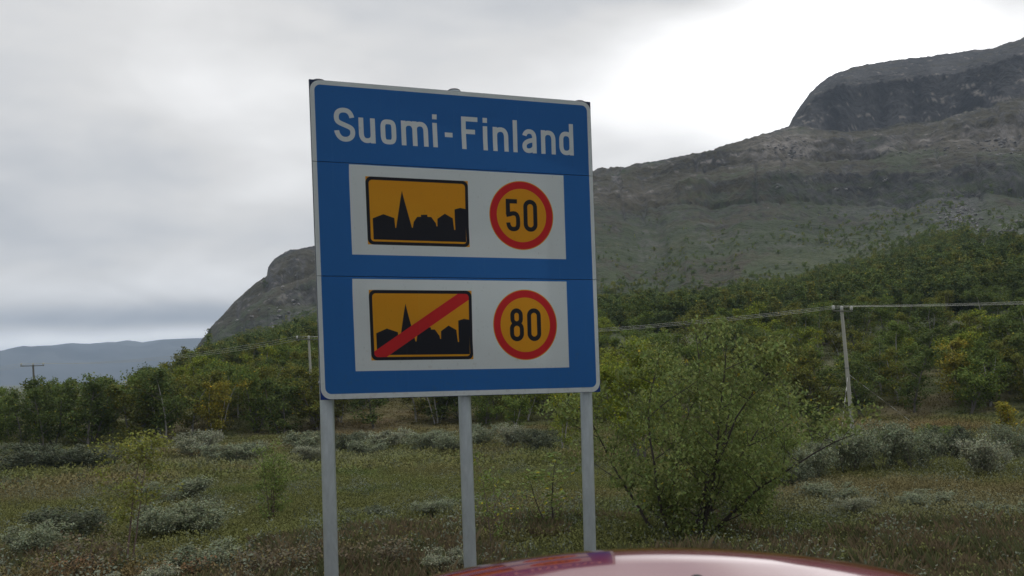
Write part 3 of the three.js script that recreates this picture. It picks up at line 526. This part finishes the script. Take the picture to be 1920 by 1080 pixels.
// ------------------------------------------------------------------ utility poles and wires
{
  const wood = std(rgb(0.3, 0.3, 0.26), 0.9), iron = std(rgb(0.2, 0.2, 0.2), 0.6, { metalness: 0.5 }), china = std(rgb(0.4, 0.41, 0.38), 0.35), armWood = std(rgb(0.085, 0.09, 0.07), 0.9), darkWood = std(rgb(0.12, 0.115, 0.105), 0.95);
  const armDir = new THREE.Vector3(0.75, 0, -0.66).normalize();
  const make = (top, base, label, mat, lean) => {
    const t = thing('utility_pole', label, 'utility pole', [base.x, base.y, base.z], 0, 'wooden poles of the power line');
    const v = top.clone().sub(base), h = v.length(), W = new Wood(); W.limb([new THREE.Vector3(0, -0.8, 0), v.clone().multiplyScalar(0.5), v], 0.135, 0.1, 10);
    part('pole', W.geo(), mat, t);
    const arm = new RoundedBoxGeometry(2.4, 0.08, 0.08, 2, 0.01); arm.rotateY(Math.atan2(0.66, 0.75)); arm.translate(v.x, v.y - 0.12, v.z + 0.16);
    part('crossarm', arm, armWood, t);
    const tips = [-1.12, 0, 1.12].map((s) => {
      const c = new THREE.Vector3(v.x, v.y - 0.06, v.z + (s ? 0.16 : 0.02)).addScaledVector(armDir, s);
      const ins = new THREE.LatheGeometry([[0, 0], [0.05, 0], [0.05, 0.03], [0.085, 0.06], [0.06, 0.1], [0.085, 0.13], [0.06, 0.18], [0.075, 0.22], [0.05, 0.27], [0, 0.28]].map(([x, y]) => new THREE.Vector2(x * 1.25, y)), 10);
      ins.translate(c.x, c.y, c.z); part('insulator', ins, china, t); return c.clone().add(t.position).add(new THREE.Vector3(0, 0.24, 0));
    });
    const band = new THREE.CylinderGeometry(0.125, 0.125, 0.06, 10); const m = v.clone().multiplyScalar(0.56); band.translate(m.x, m.y, m.z); part('iron_band', band, iron, t);
    return { t, tips, v };
  };
  const A = make(at(1578, 580, 56), at(1601, 832, 56), 'pale wooden utility pole standing clear at right with stay wires', wood);
  const B = make(at(579, 634, 80), at(588, 806, 80), 'wooden utility pole close to the left edge of the sign', wood);
  const C = make(at(62, 684, 100), at(70, 842, 100), 'dark utility pole against the blue mountains at far left', darkWood);
  // stay wires with striped sleeves
  const stay = (from, to, n) => {
    const w = new Wood(); w.limb([from, to], 0.009, 0.009, 4); const s = part('stay_wire', w.geo(), iron, A.t);
    for (let k = 0; k < n; k++) { const a = from.clone().lerp(to, (k + 0.12) / n), b = from.clone().lerp(to, (k + 0.55) / n), q = new Wood(); q.limb([a, b], 0.018, 0.018, 5); part('sleeve', q.geo(), china, s); }
  };
  const b0 = A.t.position;
  stay(A.v.clone().multiplyScalar(0.5), at(1571, 872, 50).sub(b0), 8);
  stay(A.v.clone().multiplyScalar(0.52), at(1790, 852, 60).sub(b0), 8);
  const wire = std(rgb(0.42, 0.43, 0.38), 0.5, { metalness: 0.2 });
  ['nearest', 'middle', 'farthest'].forEach((word, k) => {
    const s = k, P = [C.tips[s], B.tips[s], A.tips[s]], next = A.tips[s].clone().add(new THREE.Vector3(38.6, 0.4, 24.8)), W = new Wood();
    const prev = C.tips[s].clone().add(new THREE.Vector3(-36, -0.5, -18)), all = [prev, ...P, next];
    for (let i = 0; i < all.length - 1; i++) { const pts = range(15, (t) => { const q = all[i].clone().lerp(all[i + 1], t); q.y -= (0.75 + 0.05 * k) * 4 * t * (1 - t); return q; }); W.limb(pts, 0.009, 0.009, 4); }
    const m = part(numbered('power_line'), W.geo(), wire, scene);
    tag(m, `pale power wire on the ${['left', 'middle', 'right'][k]} insulators of the utility poles`, 'power line', 'wires of the power line');
  });
}

// ------------------------------------------------------------------ the road sign
{
  const yaw = 0.375, n = new THREE.Vector3(Math.sin(yaw), 0, Math.cos(yaw)), rt = new THREE.Vector3(Math.cos(yaw), 0, -Math.sin(yaw)), origin = new THREE.Vector3(-1.613, EYE + 2.456, -7.234);
  const onPlane = (px, py, dz = 0) => { const d = dirOf(px, py), o = new THREE.Vector3(0, EYE, 0), k = (origin.clone().sub(o).dot(n) + dz) / d.dot(n); const p = o.addScaledVector(d, k).sub(origin); return new THREE.Vector2(p.dot(rt), p.y); };
  const Q = [onPlane(579.5, 148), onPlane(1107, 191), onPlane(1126, 735), onPlane(601.5, 750)];
  const uvp = (u, v) => { const a = Q[0].clone().lerp(Q[1], u), b = Q[3].clone().lerp(Q[2], u); return a.lerp(b, v); };
  const W = uvp(1, 0.5).distanceTo(uvp(0, 0.5)), H = Q[0].distanceTo(Q[3]);
  const base = new THREE.Vector3(origin.x, meadow(origin.x + 1.3 * rt.x, origin.z + 1.3 * rt.z), origin.z), lift = origin.y - base.y;
  const sign = thing('road_sign', 'big blue border sign with yellow town pictograms and speed limits on three grey posts', 'road sign', [base.x, base.y, base.z], yaw);
  // the print, drawn in the sign's own measure: 1 unit = sign height, x to the right from its left edge
  const CW = 1900, CH = Math.round(CW * H / W), cv = document.createElement('canvas'); cv.width = CW; cv.height = CH;
  const g = cv.getContext('2d'), X = (u) => u * CW, Y = (v) => v * CH;
  const WHITE = '#dae1e2', BLUE = '#2f70b6', YEL = '#dc9d22', RED = '#cc2c30', BLK = '#24262e';
  g.fillStyle = '#33425f'; g.fillRect(0, 0, CW, CH);
  g.fillStyle = '#1d3f8a'; g.fillRect(0, CH * 0.96, CW, CH);
  const rr = (x, y, w, h, r) => { g.beginPath(); g.roundRect(x, y, w, h, r); };
  g.fillStyle = WHITE; rr(2, 2, CW - 4, CH - 4, CW * 0.034); g.fill();
  g.fillStyle = BLUE; rr(X(0.0155), Y(0.015), X(0.969), Y(0.968), CW * 0.02); g.fill();
  g.fillStyle = WHITE; g.fillRect(X(0.118), Y(0.2648), X(0.7645), Y(0.2865)); g.fillRect(X(0.1155), Y(0.6277), X(0.7645), Y(0.287));
  // lettering: strokes of even width
  const U = CW; // letter boxes given in sign-width fractions
  const cap = 0.1095 * CH, topY = 0.0838 * CH, sw = cap * 0.142;
  g.strokeStyle = WHITE; g.lineWidth = sw; g.lineCap = 'butt'; g.lineJoin = 'miter';
  const bY = topY + cap, xh = cap * 0.745, xT = bY - xh, hs = sw / 2;
  const path = (f) => { g.beginPath(); f(); g.stroke(); };
  const stem = (x, y0, y1) => path(() => { g.moveTo(x, y0); g.lineTo(x, y1); });
  const L = (px, py) => { const q = onPlane(px, py), a = uvp(0, 0.14), b = uvp(1, 0.14); return X((q.x - a.x) / (b.x - a.x)); };
  // left and right outer edges of each letter in the survey photograph
  const E = { S: [626.8, 666], u: [673, 704], o: [714, 743.5], m: [753, 803.5], i: [811, 822], d0: [835, 849.5], F: [866.5, 897], i2: [905.5, 916], n: [925, 954], l: [962, 971.5], a: [980, 1006.5], n2: [1015, 1042], d: [1049, 1075.5] };
  const ex = (k) => { const [a, b] = E[k]; return [L(a, 245 + (a - 640) * 0.06) + hs, L(b, 245 + (b - 640) * 0.06) - hs]; };
  const nShape = (a, b) => { stem(a, xT, bY); const r = (b - a) / 2; path(() => { g.moveTo(a, xT + hs + r * 1.05); g.bezierCurveTo(a, xT + hs + r * 0.3, a + r * 0.45, xT + hs, a + r * 1.05, xT + hs); g.bezierCurveTo(b - r * 0.3, xT + hs, b, xT + hs + r * 0.5, b, xT + hs + r * 1.25); g.lineTo(b, bY); }); };
  { const [a, b] = ex('S'), m = (a + b) / 2, r = (b - a) / 2, t = topY + hs, e = bY - hs, h = e - t; path(() => { g.moveTo(b - r * 0.04, t + h * 0.25); g.bezierCurveTo(b - r * 0.2, t + h * 0.06, m + r * 0.45, t, m, t); g.bezierCurveTo(a + r * 0.25, t, a, t + h * 0.12, a, t + h * 0.25); g.bezierCurveTo(a, t + h * 0.43, a + r * 0.35, t + h * 0.44, m, t + h * 0.51); g.bezierCurveTo(b - r * 0.3, t + h * 0.58, b, t + h * 0.6, b, t + h * 0.75); g.bezierCurveTo(b, t + h * 0.9, b - r * 0.4, e, m, e); g.bezierCurveTo(a + r * 0.5, e, a + r * 0.1, t + h * 0.9, a - r * 0.02, t + h * 0.71); }); }
  { const [a, b] = ex('u'), r = (b - a) / 2; stem(b, xT, bY); path(() => { g.moveTo(a, xT); g.lineTo(a, bY - hs - r * 1.25); g.bezierCurveTo(a, bY - hs - r * 0.5, a + r * 0.3, bY - hs, b - r * 1.05, bY - hs); g.bezierCurveTo(b - r * 0.45, bY - hs, b, bY - hs - r * 0.3, b, bY - hs - r * 1.05); }); }
  const oval = (a, b, y0, y1) => { const r = (b - a) / 2; path(() => { g.moveTo(a, y0 + hs + r * 1.2); g.bezierCurveTo(a, y0 + hs - r * 0.05, a + r * 0.5, y0 + hs, a + r, y0 + hs); g.bezierCurveTo(b - r * 0.5, y0 + hs, b, y0 + hs - r * 0.05, b, y0 + hs + r * 1.2); g.lineTo(b, y1 - hs - r * 1.2); g.bezierCurveTo(b, y1 - hs + r * 0.05, b - r * 0.5, y1 - hs, a + r, y1 - hs); g.bezierCurveTo(a + r * 0.5, y1 - hs, a, y1 - hs + r * 0.05, a, y1 - hs - r * 1.2); g.closePath(); }); };
  { const [a, b] = ex('o'); oval(a, b, xT, bY); }
  { const [a, b] = ex('m'), m = (a + b) / 2; nShape(a, m); nShape(m, b); }
  const iShape = (k) => { const [a, b] = ex(k), x = (a + b) / 2; stem(x, xT, bY); stem(x, topY - sw * 0.02, topY + sw * 1.05); };
  iShape('i');
  { const [a, b] = ex('d0'); path(() => { g.moveTo(a - hs, bY - cap * 0.405); g.lineTo(b + hs, bY - cap * 0.405); }); }
  { const [a, b] = ex('F'); stem(a, topY, bY); path(() => { g.moveTo(a - hs, topY + hs); g.lineTo(b + hs, topY + hs); }); path(() => { g.moveTo(a, topY + cap * 0.455); g.lineTo(b - sw * 0.1, topY + cap * 0.455); }); }
  iShape('i2');
  { const [a, b] = ex('n'); nShape(a, b); }
  { const [a, b] = ex('l'); stem((a + b) / 2, topY, bY); }
  { const [a, b] = ex('a'), r = (b - a) / 2; path(() => { g.moveTo(a + r * 0.02, xT + xh * 0.28); g.bezierCurveTo(a + r * 0.15, xT + hs + r * 0.3, a + r * 0.5, xT + hs, a + r, xT + hs); g.bezierCurveTo(b - r * 0.35, xT + hs, b, xT + hs + r * 0.4, b, xT + hs + r * 1.3); g.lineTo(b, bY); }); path(() => { g.moveTo(b, xT + xh * 0.44); g.bezierCurveTo(b - r * 0.8, xT + xh * 0.47, a, xT + xh * 0.52, a, bY - hs - xh * 0.19); g.bezierCurveTo(a, bY - hs - xh * 0.04, a + r * 0.4, bY - hs, a + r * 0.85, bY - hs); g.bezierCurveTo(b - r * 0.6, bY - hs, b, bY - hs - xh * 0.1, b, bY - hs - xh * 0.22); }); }
  { const [a, b] = ex('n2'); nShape(a, b); }
  { const [a, b] = ex('d'), r = (b - a) / 2; stem(b, topY, bY); path(() => { g.moveTo(b, xT + hs + r * 1.1); g.bezierCurveTo(b, xT + hs + r * 0.3, b - r * 0.45, xT + hs, a + r * 0.95, xT + hs); g.bezierCurveTo(a + r * 0.35, xT + hs, a, xT + hs + r * 0.4, a, xT + hs + r * 1.25); g.lineTo(a, bY - hs - r * 1.25); g.bezierCurveTo(a, bY - hs - r * 0.4, a + r * 0.35, bY - hs, a + r * 0.95, bY - hs); g.bezierCurveTo(b - r * 0.45, bY - hs, b, bY - hs - r * 0.3, b, bY - hs - r * 1.1); }); }
  // the two town pictograms
  const town = (u0, v0, u1, v1, barred) => {
    const x = X(u0), y = Y(v0), w = X(u1 - u0), h = Y(v1 - v0), bx = (s) => x + s * w, by = (s) => y + s * h, rad = w * 0.055;
    g.fillStyle = YEL; g.fillRect(x, y, w, h);
    g.fillStyle = BLK; rr(x, y, w, h, rad); g.fill();
    g.fillStyle = YEL; rr(x + w * 0.03, y + h * 0.046, w * 0.94, h * 0.908, rad * 0.6); g.fill();
    g.fillStyle = BLK; g.beginPath();
    [[0.056, 0.925], [0.056, 0.615], [0.158, 0.548], [0.262, 0.6], [0.268, 0.745], [0.276, 0.745], [0.345, 0.19], [0.43, 0.735], [0.438, 0.735], [0.45, 0.645], [0.485, 0.57], [0.524, 0.565], [0.524, 0.535], [0.586, 0.53], [0.588, 0.562], [0.625, 0.562], [0.668, 0.655], [0.674, 0.7], [0.682, 0.7], [0.686, 0.585], [0.762, 0.505], [0.84, 0.57], [0.85, 0.745], [0.862, 0.745], [0.86, 0.435], [0.918, 0.41], [0.974, 0.425], [0.966, 0.925]].forEach(([s, t], k) => (k ? g.lineTo(bx(s), by(t)) : g.moveTo(bx(s), by(t))));
    g.closePath(); g.fill();
    if (barred) { g.save(); rr(x + w * 0.03, y + h * 0.046, w * 0.94, h * 0.908, rad * 0.6); g.clip(); g.strokeStyle = RED; g.lineWidth = h * 0.165; g.beginPath(); g.moveTo(bx(-0.06), by(1.06)); g.lineTo(bx(1.06), by(-0.055)); g.stroke(); g.restore(); }
  };
  town(0.1712, 0.3003, 0.5232, 0.518, false); town(0.1692, 0.6615, 0.5225, 0.882, true);
  // the two speed limits
  const limit = (cx, cy, digits) => {
    const x = X(cx), y = Y(cy), r = CH * 0.1155; g.fillStyle = YEL; g.beginPath(); g.arc(x, y, r, 0, 7); g.fill(); g.fillStyle = RED; g.beginPath(); g.arc(x, y, r * 0.978, 0, 7); g.fill(); g.fillStyle = YEL; g.beginPath(); g.arc(x, y, r * 0.775, 0, 7); g.fill();
    const h = r * 0.93, w = h * 0.465, s = h * 0.135, gap = h * 0.12; g.strokeStyle = BLK; g.lineWidth = s; const e = s / 2, y0 = y - h / 2 + e, y1 = y + h / 2 - e;
    const zero = (a, b) => { const q = (b - a) / 2; g.beginPath(); g.roundRect(a, y0, b - a, y1 - y0, q); g.stroke(); };
    const a = x - gap / 2 - w + e, b = x - gap / 2 - e, q = (b - a) / 2; g.beginPath();
    if (digits === '50') { const mid = y0 + h * 0.36; g.moveTo(b - e * 0.3, y0); g.lineTo(a, y0); g.lineTo(a, mid + h * 0.06); g.stroke(); g.beginPath(); g.moveTo(a - e * 0.9, mid + h * 0.07); g.lineTo(a + q * 0.35, mid + h * 0.045); g.bezierCurveTo(b - q * 0.3, mid - h * 0.04, b, mid + h * 0.08, b, mid + h * 0.22); g.lineTo(b, y1 - q * 1.05); g.bezierCurveTo(b, y1 - q * 0.2, b - q * 0.4, y1, a + q, y1); g.bezierCurveTo(a + q * 0.35, y1, a + q * 0.05, y1 - q * 0.5, a, y1 - h * 0.2); g.stroke(); }
    else { const mid = y0 + (y1 - y0) * 0.455; g.beginPath(); g.roundRect(a + e * 0.35, y0, b - a - e * 0.7, mid - y0, q * 0.92); g.stroke(); g.beginPath(); g.roundRect(a, mid, b - a, y1 - mid, q); g.stroke(); }
    zero(x + gap / 2 + e, x + gap / 2 + w - e);
  };
  limit(0.7183, 0.4072, '50'); limit(0.7181, 0.7718, '80');
  // faint dirt on the sheeting
  const R = rng(13); for (let k = 0; k < 900; k++) { g.fillStyle = `rgba(60,60,50,${0.02 + 0.05 * R()})`; g.beginPath(); g.ellipse(R() * CW, R() * CH, 1 + R() * 4, 1 + R() * 9, 0, 0, 7); g.fill(); }
  for (let k = 0; k < 260; k++) { const x = R() * CW, y = CH * (1 - 0.16 * R() * R()); g.fillStyle = `rgba(120,112,95,${0.03 + 0.05 * R()})`; g.beginPath(); g.ellipse(x, y, 2 + R() * 14, 2 + R() * 10, 0, 0, 7); g.fill(); }
  for (let k = 0; k < 60; k++) { g.fillStyle = `rgba(200,205,210,${0.012 + 0.02 * R()})`; g.fillRect(R() * CW, Y(R()), 3 + R() * 10, 80 + R() * 300); }
  const print = new THREE.CanvasTexture(cv); print.colorSpace = THREE.SRGBColorSpace; print.anisotropy = 8;
  const face = new THREE.MeshPhysicalMaterial({ map: print, roughness: 0.6, specularIntensity: 0.45 }), edge = std(rgb(0.3, 0.31, 0.32), 0.5, { metalness: 0.6 });
  // three boards, one above the other, each a folded aluminium tray
  const T = 0.03, bounds = [[0, 0.2611], [0.2622, 0.6201], [0.6212, 1]];
  bounds.forEach(([v0, v1], k) => {
    const P = [uvp(0, v0), uvp(1, v0), uvp(1, v1), uvp(0, v1)], pos = [], uv = [], idx = [], V = (p, z) => pos.push(p.x, p.y + lift, z);
    const bev = 0.003, c = P.reduce((s, p) => s.add(p), new THREE.Vector2()).multiplyScalar(0.25), inn = P.map((p) => p.clone().add(new THREE.Vector2(Math.sign(c.x - p.x) * bev, Math.sign(c.y - p.y) * bev)));
    const tex = [[0, v0], [1, v0], [1, v1], [0, v1]];
    inn.forEach((p, i) => { V(p, 0); uv.push(tex[i][0] + (i % 3 ? -1 : 1) * bev / W, 1 - tex[i][1] - (i < 2 ? 1 : -1) * bev / H); });
    P.forEach((p, i) => { V(p, -bev); uv.push(tex[i][0], 1 - tex[i][1]); });
    P.forEach((p, i) => { V(p, -T); uv.push(tex[i][0], 1 - tex[i][1]); });
    const fr = [0, 3, 2, 0, 2, 1], sd = []; for (let i = 0; i < 4; i++) { const j = (i + 1) % 4; fr.push(i, j, 4 + j, i, 4 + j, 4 + i); sd.push(4 + i, 4 + j, 8 + j, 4 + i, 8 + j, 8 + i); } sd.push(8, 9, 10, 8, 10, 11);
    const gm = new THREE.BufferGeometry(); gm.setAttribute('position', new THREE.Float32BufferAttribute(pos, 3)); gm.setAttribute('uv', new THREE.Float32BufferAttribute(uv, 2)); gm.setIndex([...fr, ...sd]); gm.addGroup(0, fr.length, 0); gm.addGroup(fr.length, sd.length, 1);
    const flat = gm.toNonIndexed(); flat.addGroup(0, fr.length, 0); flat.addGroup(fr.length, sd.length, 1); flat.computeVertexNormals();
    const b = part('sign_board', flat, [face, edge], sign);
    b.userData.label = ['top blue board with white lettering', 'middle board with the town pictogram and the limit of 50', 'bottom board with the crossed town pictogram and the limit of 80'][k];
  });
  // posts, caps and clamps
  const zincTex = noiseTexture(512, (u, v) => { const n = 222 + 30 * tile(u, v, 6, 4) + 16 * tile(u, v, 22, 2) + 10 * tile(u, v, 60, 6); return [n, n, n * 1.01]; }); zincTex.repeat.set(2.2, 0.8);
  const zinc = std(rgb(0.49, 0.54, 0.56), 0.3, { metalness: 0.5, map: zincTex }), dark = std(rgb(0.08, 0.08, 0.09), 0.6);
  [[613, 620.5, 0.058], [871, 881, 0.056], [1099, 1106.5, 0.056]].forEach(([x0, x1, r], k) => {
    const z = -T - r - 0.055, a = onPlane(x0, 755 - k * 8, z), lowEnd = onPlane(x1, 1040, z), sx = (lowEnd.x - a.x) / (a.y - lowEnd.y);
    const topYy = uvp(0.5, 0).y + lift + 0.012, at0 = (y) => new THREE.Vector3(a.x + (a.y + lift - y) * sx * 1, y, z);
    const w = new Wood(), tp = at0(topYy + [0.012, 0.03, 0.02][k] * 1), bt = at0(-1.2); w.limb([bt, tp], r, r, 28);
    const pm = part('post', toCreasedNormals(w.geo(), 1.2), zinc, sign);
    const cap = new THREE.SphereGeometry(r * 1.05, 20, 8, 0, 6.2832, 0, Math.PI / 2); cap.scale(1, 0.38, 1); cap.translate(tp.x, tp.y, tp.z); part('cap', cap, dark, pm);
    for (const v of [0.12, 0.4, 0.52, 0.75, 0.94]) { const y = uvp(0.5, v).y + lift, c = at0(y), cl = new THREE.TorusGeometry(r + 0.003, 0.006, 6, 20); cl.rotateX(Math.PI / 2); cl.scale(1, 2.4, 1); cl.translate(c.x, c.y, c.z); part('clamp', cl, edge, pm); }
  });
  // rails across the back, between boards and posts
  for (const v of [0.12, 0.4, 0.52, 0.75, 0.94]) { const a = uvp(0.02, v), b = uvp(0.98, v), rail = new RoundedBoxGeometry(b.x - a.x, 0.05, 0.05, 2, 0.006); rail.translate((a.x + b.x) / 2, (a.y + b.y) / 2 + lift, -T - 0.027); part('rail', rail, edge, sign); }
}

// ------------------------------------------------------------------ the red car below the camera
{
  const red = new THREE.MeshPhysicalMaterial({ color: rgb(0.21, 0.015, 0.02), ior: 2.33, roughness: 0.12, metalness: 0.05, clearcoat: 1, clearcoatRoughness: 0.03 });
  const black = std(rgb(0.02, 0.02, 0.022), 0.6), rubber = std(rgb(0.025, 0.025, 0.025), 0.9), alloy = std(rgb(0.5, 0.5, 0.52), 0.35, { metalness: 0.9 }), lens = new THREE.MeshPhysicalMaterial({ color: rgb(0.8, 0.82, 0.85), roughness: 0.08, metalness: 0.3, clearcoat: 1 });
  const car = thing('red_car', 'glossy red car with its rounded bonnet reaching into the bottom of the view', 'car', [0.22, 0, -0.2], 0);
  // bonnet and wings as one pressed skin: s across, t forward
  const skin = (s0, s1, t0, t1, n, m) => {
    const pos = [], uv = [], idx = [];
    for (let j = 0; j <= m; j++) for (let i = 0; i <= n; i++) {
      const s = lerp(s0, s1, i / n), t = lerp(t0, t1, j / m), q = t / 1.5; // q 0 at the windscreen, 1 at the nose
      const half = 0.86 - 0.1 * q * q - 0.14 * Math.pow(q, 6), x = s * half, z = -0.45 - t;
      const tc = 0.95 - 0.2 * x * x, e = t - tc, y = 1.046 + 0.1 * e - (e > 0 ? e * e / 1.1 : 0) - 0.2 * x * x - 0.06 * Math.pow(Math.abs(s), 8);
      pos.push(x, y, z); uv.push(x, z);
    }
    for (let j = 0; j < m; j++) for (let i = 0; i < n; i++) { const p = j * (n + 1) + i; idx.push(p, p + 1, p + n + 1, p + 1, p + n + 2, p + n + 1); }
    const gm = new THREE.BufferGeometry(); gm.setAttribute('position', new THREE.Float32BufferAttribute(pos, 3)); gm.setAttribute('uv', new THREE.Float32BufferAttribute(uv, 2)); gm.setIndex(idx); gm.computeVertexNormals(); return gm;
  };
  part('bonnet', skin(-0.8, 0.8, 0.1, 1.5, 60, 70), red, car);
  { const x = 0.07, t = 0.86, e = t - (0.95 - 0.2 * x * x), nz = new THREE.SphereGeometry(0.011, 12, 8); nz.scale(1, 0.5, 0.8); nz.translate(x, 1.046 + 0.1 * e - 0.2 * x * x + 0.002, -0.45 - t); part('washer_nozzle', nz, black, car); }
  for (const sg of [-1, 1]) {
    part('wing', skin(sg * 0.806, sg * 1, 0, 1.5, 8, 70), red, car);
    const sh = new THREE.Shape(); sh.moveTo(-0.45, 0.8); sh.lineTo(-0.45, 0.25); sh.lineTo(-0.86, 0.25); sh.absarc(-1.25, 0.32, 0.4, 0, Math.PI, false); sh.lineTo(-1.72, 0.25); sh.lineTo(-1.84, 0.5); sh.lineTo(-1.86, 0.6); sh.lineTo(-1.4, 0.8); sh.closePath();
    const side = new THREE.ExtrudeGeometry(sh, { depth: 0.05, bevelEnabled: true, bevelSize: 0.012, bevelThickness: 0.012, bevelSegments: 2, curveSegments: 20 }); side.rotateY(-Math.PI / 2); side.scale(1, 1, 1); side.translate(sg * 0.78 + 0.025, 0, 0);
    side.applyMatrix4(new THREE.Matrix4()); part('wing_side', side, red, car);
    const wheel = new THREE.Group(); wheel.name = 'wheel'; wheel.position.set(sg * 0.72, 0.33, -1.25); wheel.rotation.z = Math.PI / 2; car.add(wheel);
    const tyre = new THREE.TorusGeometry(0.25, 0.085, 14, 36); tyre.rotateX(Math.PI / 2); tyre.scale(1, 1.15, 1); part('tyre', tyre, rubber, wheel);
    const rim = new THREE.CylinderGeometry(0.19, 0.19, 0.14, 28); part('rim', rim, alloy, wheel);
    const lamp = new THREE.SphereGeometry(0.13, 20, 12); lamp.scale(1.3, 0.6, 0.55); lamp.translate(sg * 0.55, 0.64, -1.9); part('headlight', lamp, lens, car);
  }
  const nose = new RoundedBoxGeometry(1.42, 0.26, 0.18, 4, 0.06); nose.translate(0, 0.58, -1.87); part('nose_panel', nose, red, car);
  const bumper = new RoundedBoxGeometry(1.6, 0.22, 0.26, 4, 0.08); bumper.translate(0, 0.43, -1.86); part('bumper', bumper, black, car);
  const grille = new RoundedBoxGeometry(0.62, 0.11, 0.04, 2, 0.012); grille.translate(0, 0.6, -1.95); part('grille', grille, black, car);
  const tub = new RoundedBoxGeometry(1.4, 0.5, 1.1, 2, 0.03); tub.translate(0, 0.52, -1.05); part('engine_bay', tub, black, car);
  const cowl = new RoundedBoxGeometry(1.5, 0.06, 0.16, 2, 0.02); cowl.translate(0, 0.88, -0.44); part('cowl', cowl, black, car);
}
setShadows(scene);
renderer.render(scene, camera);
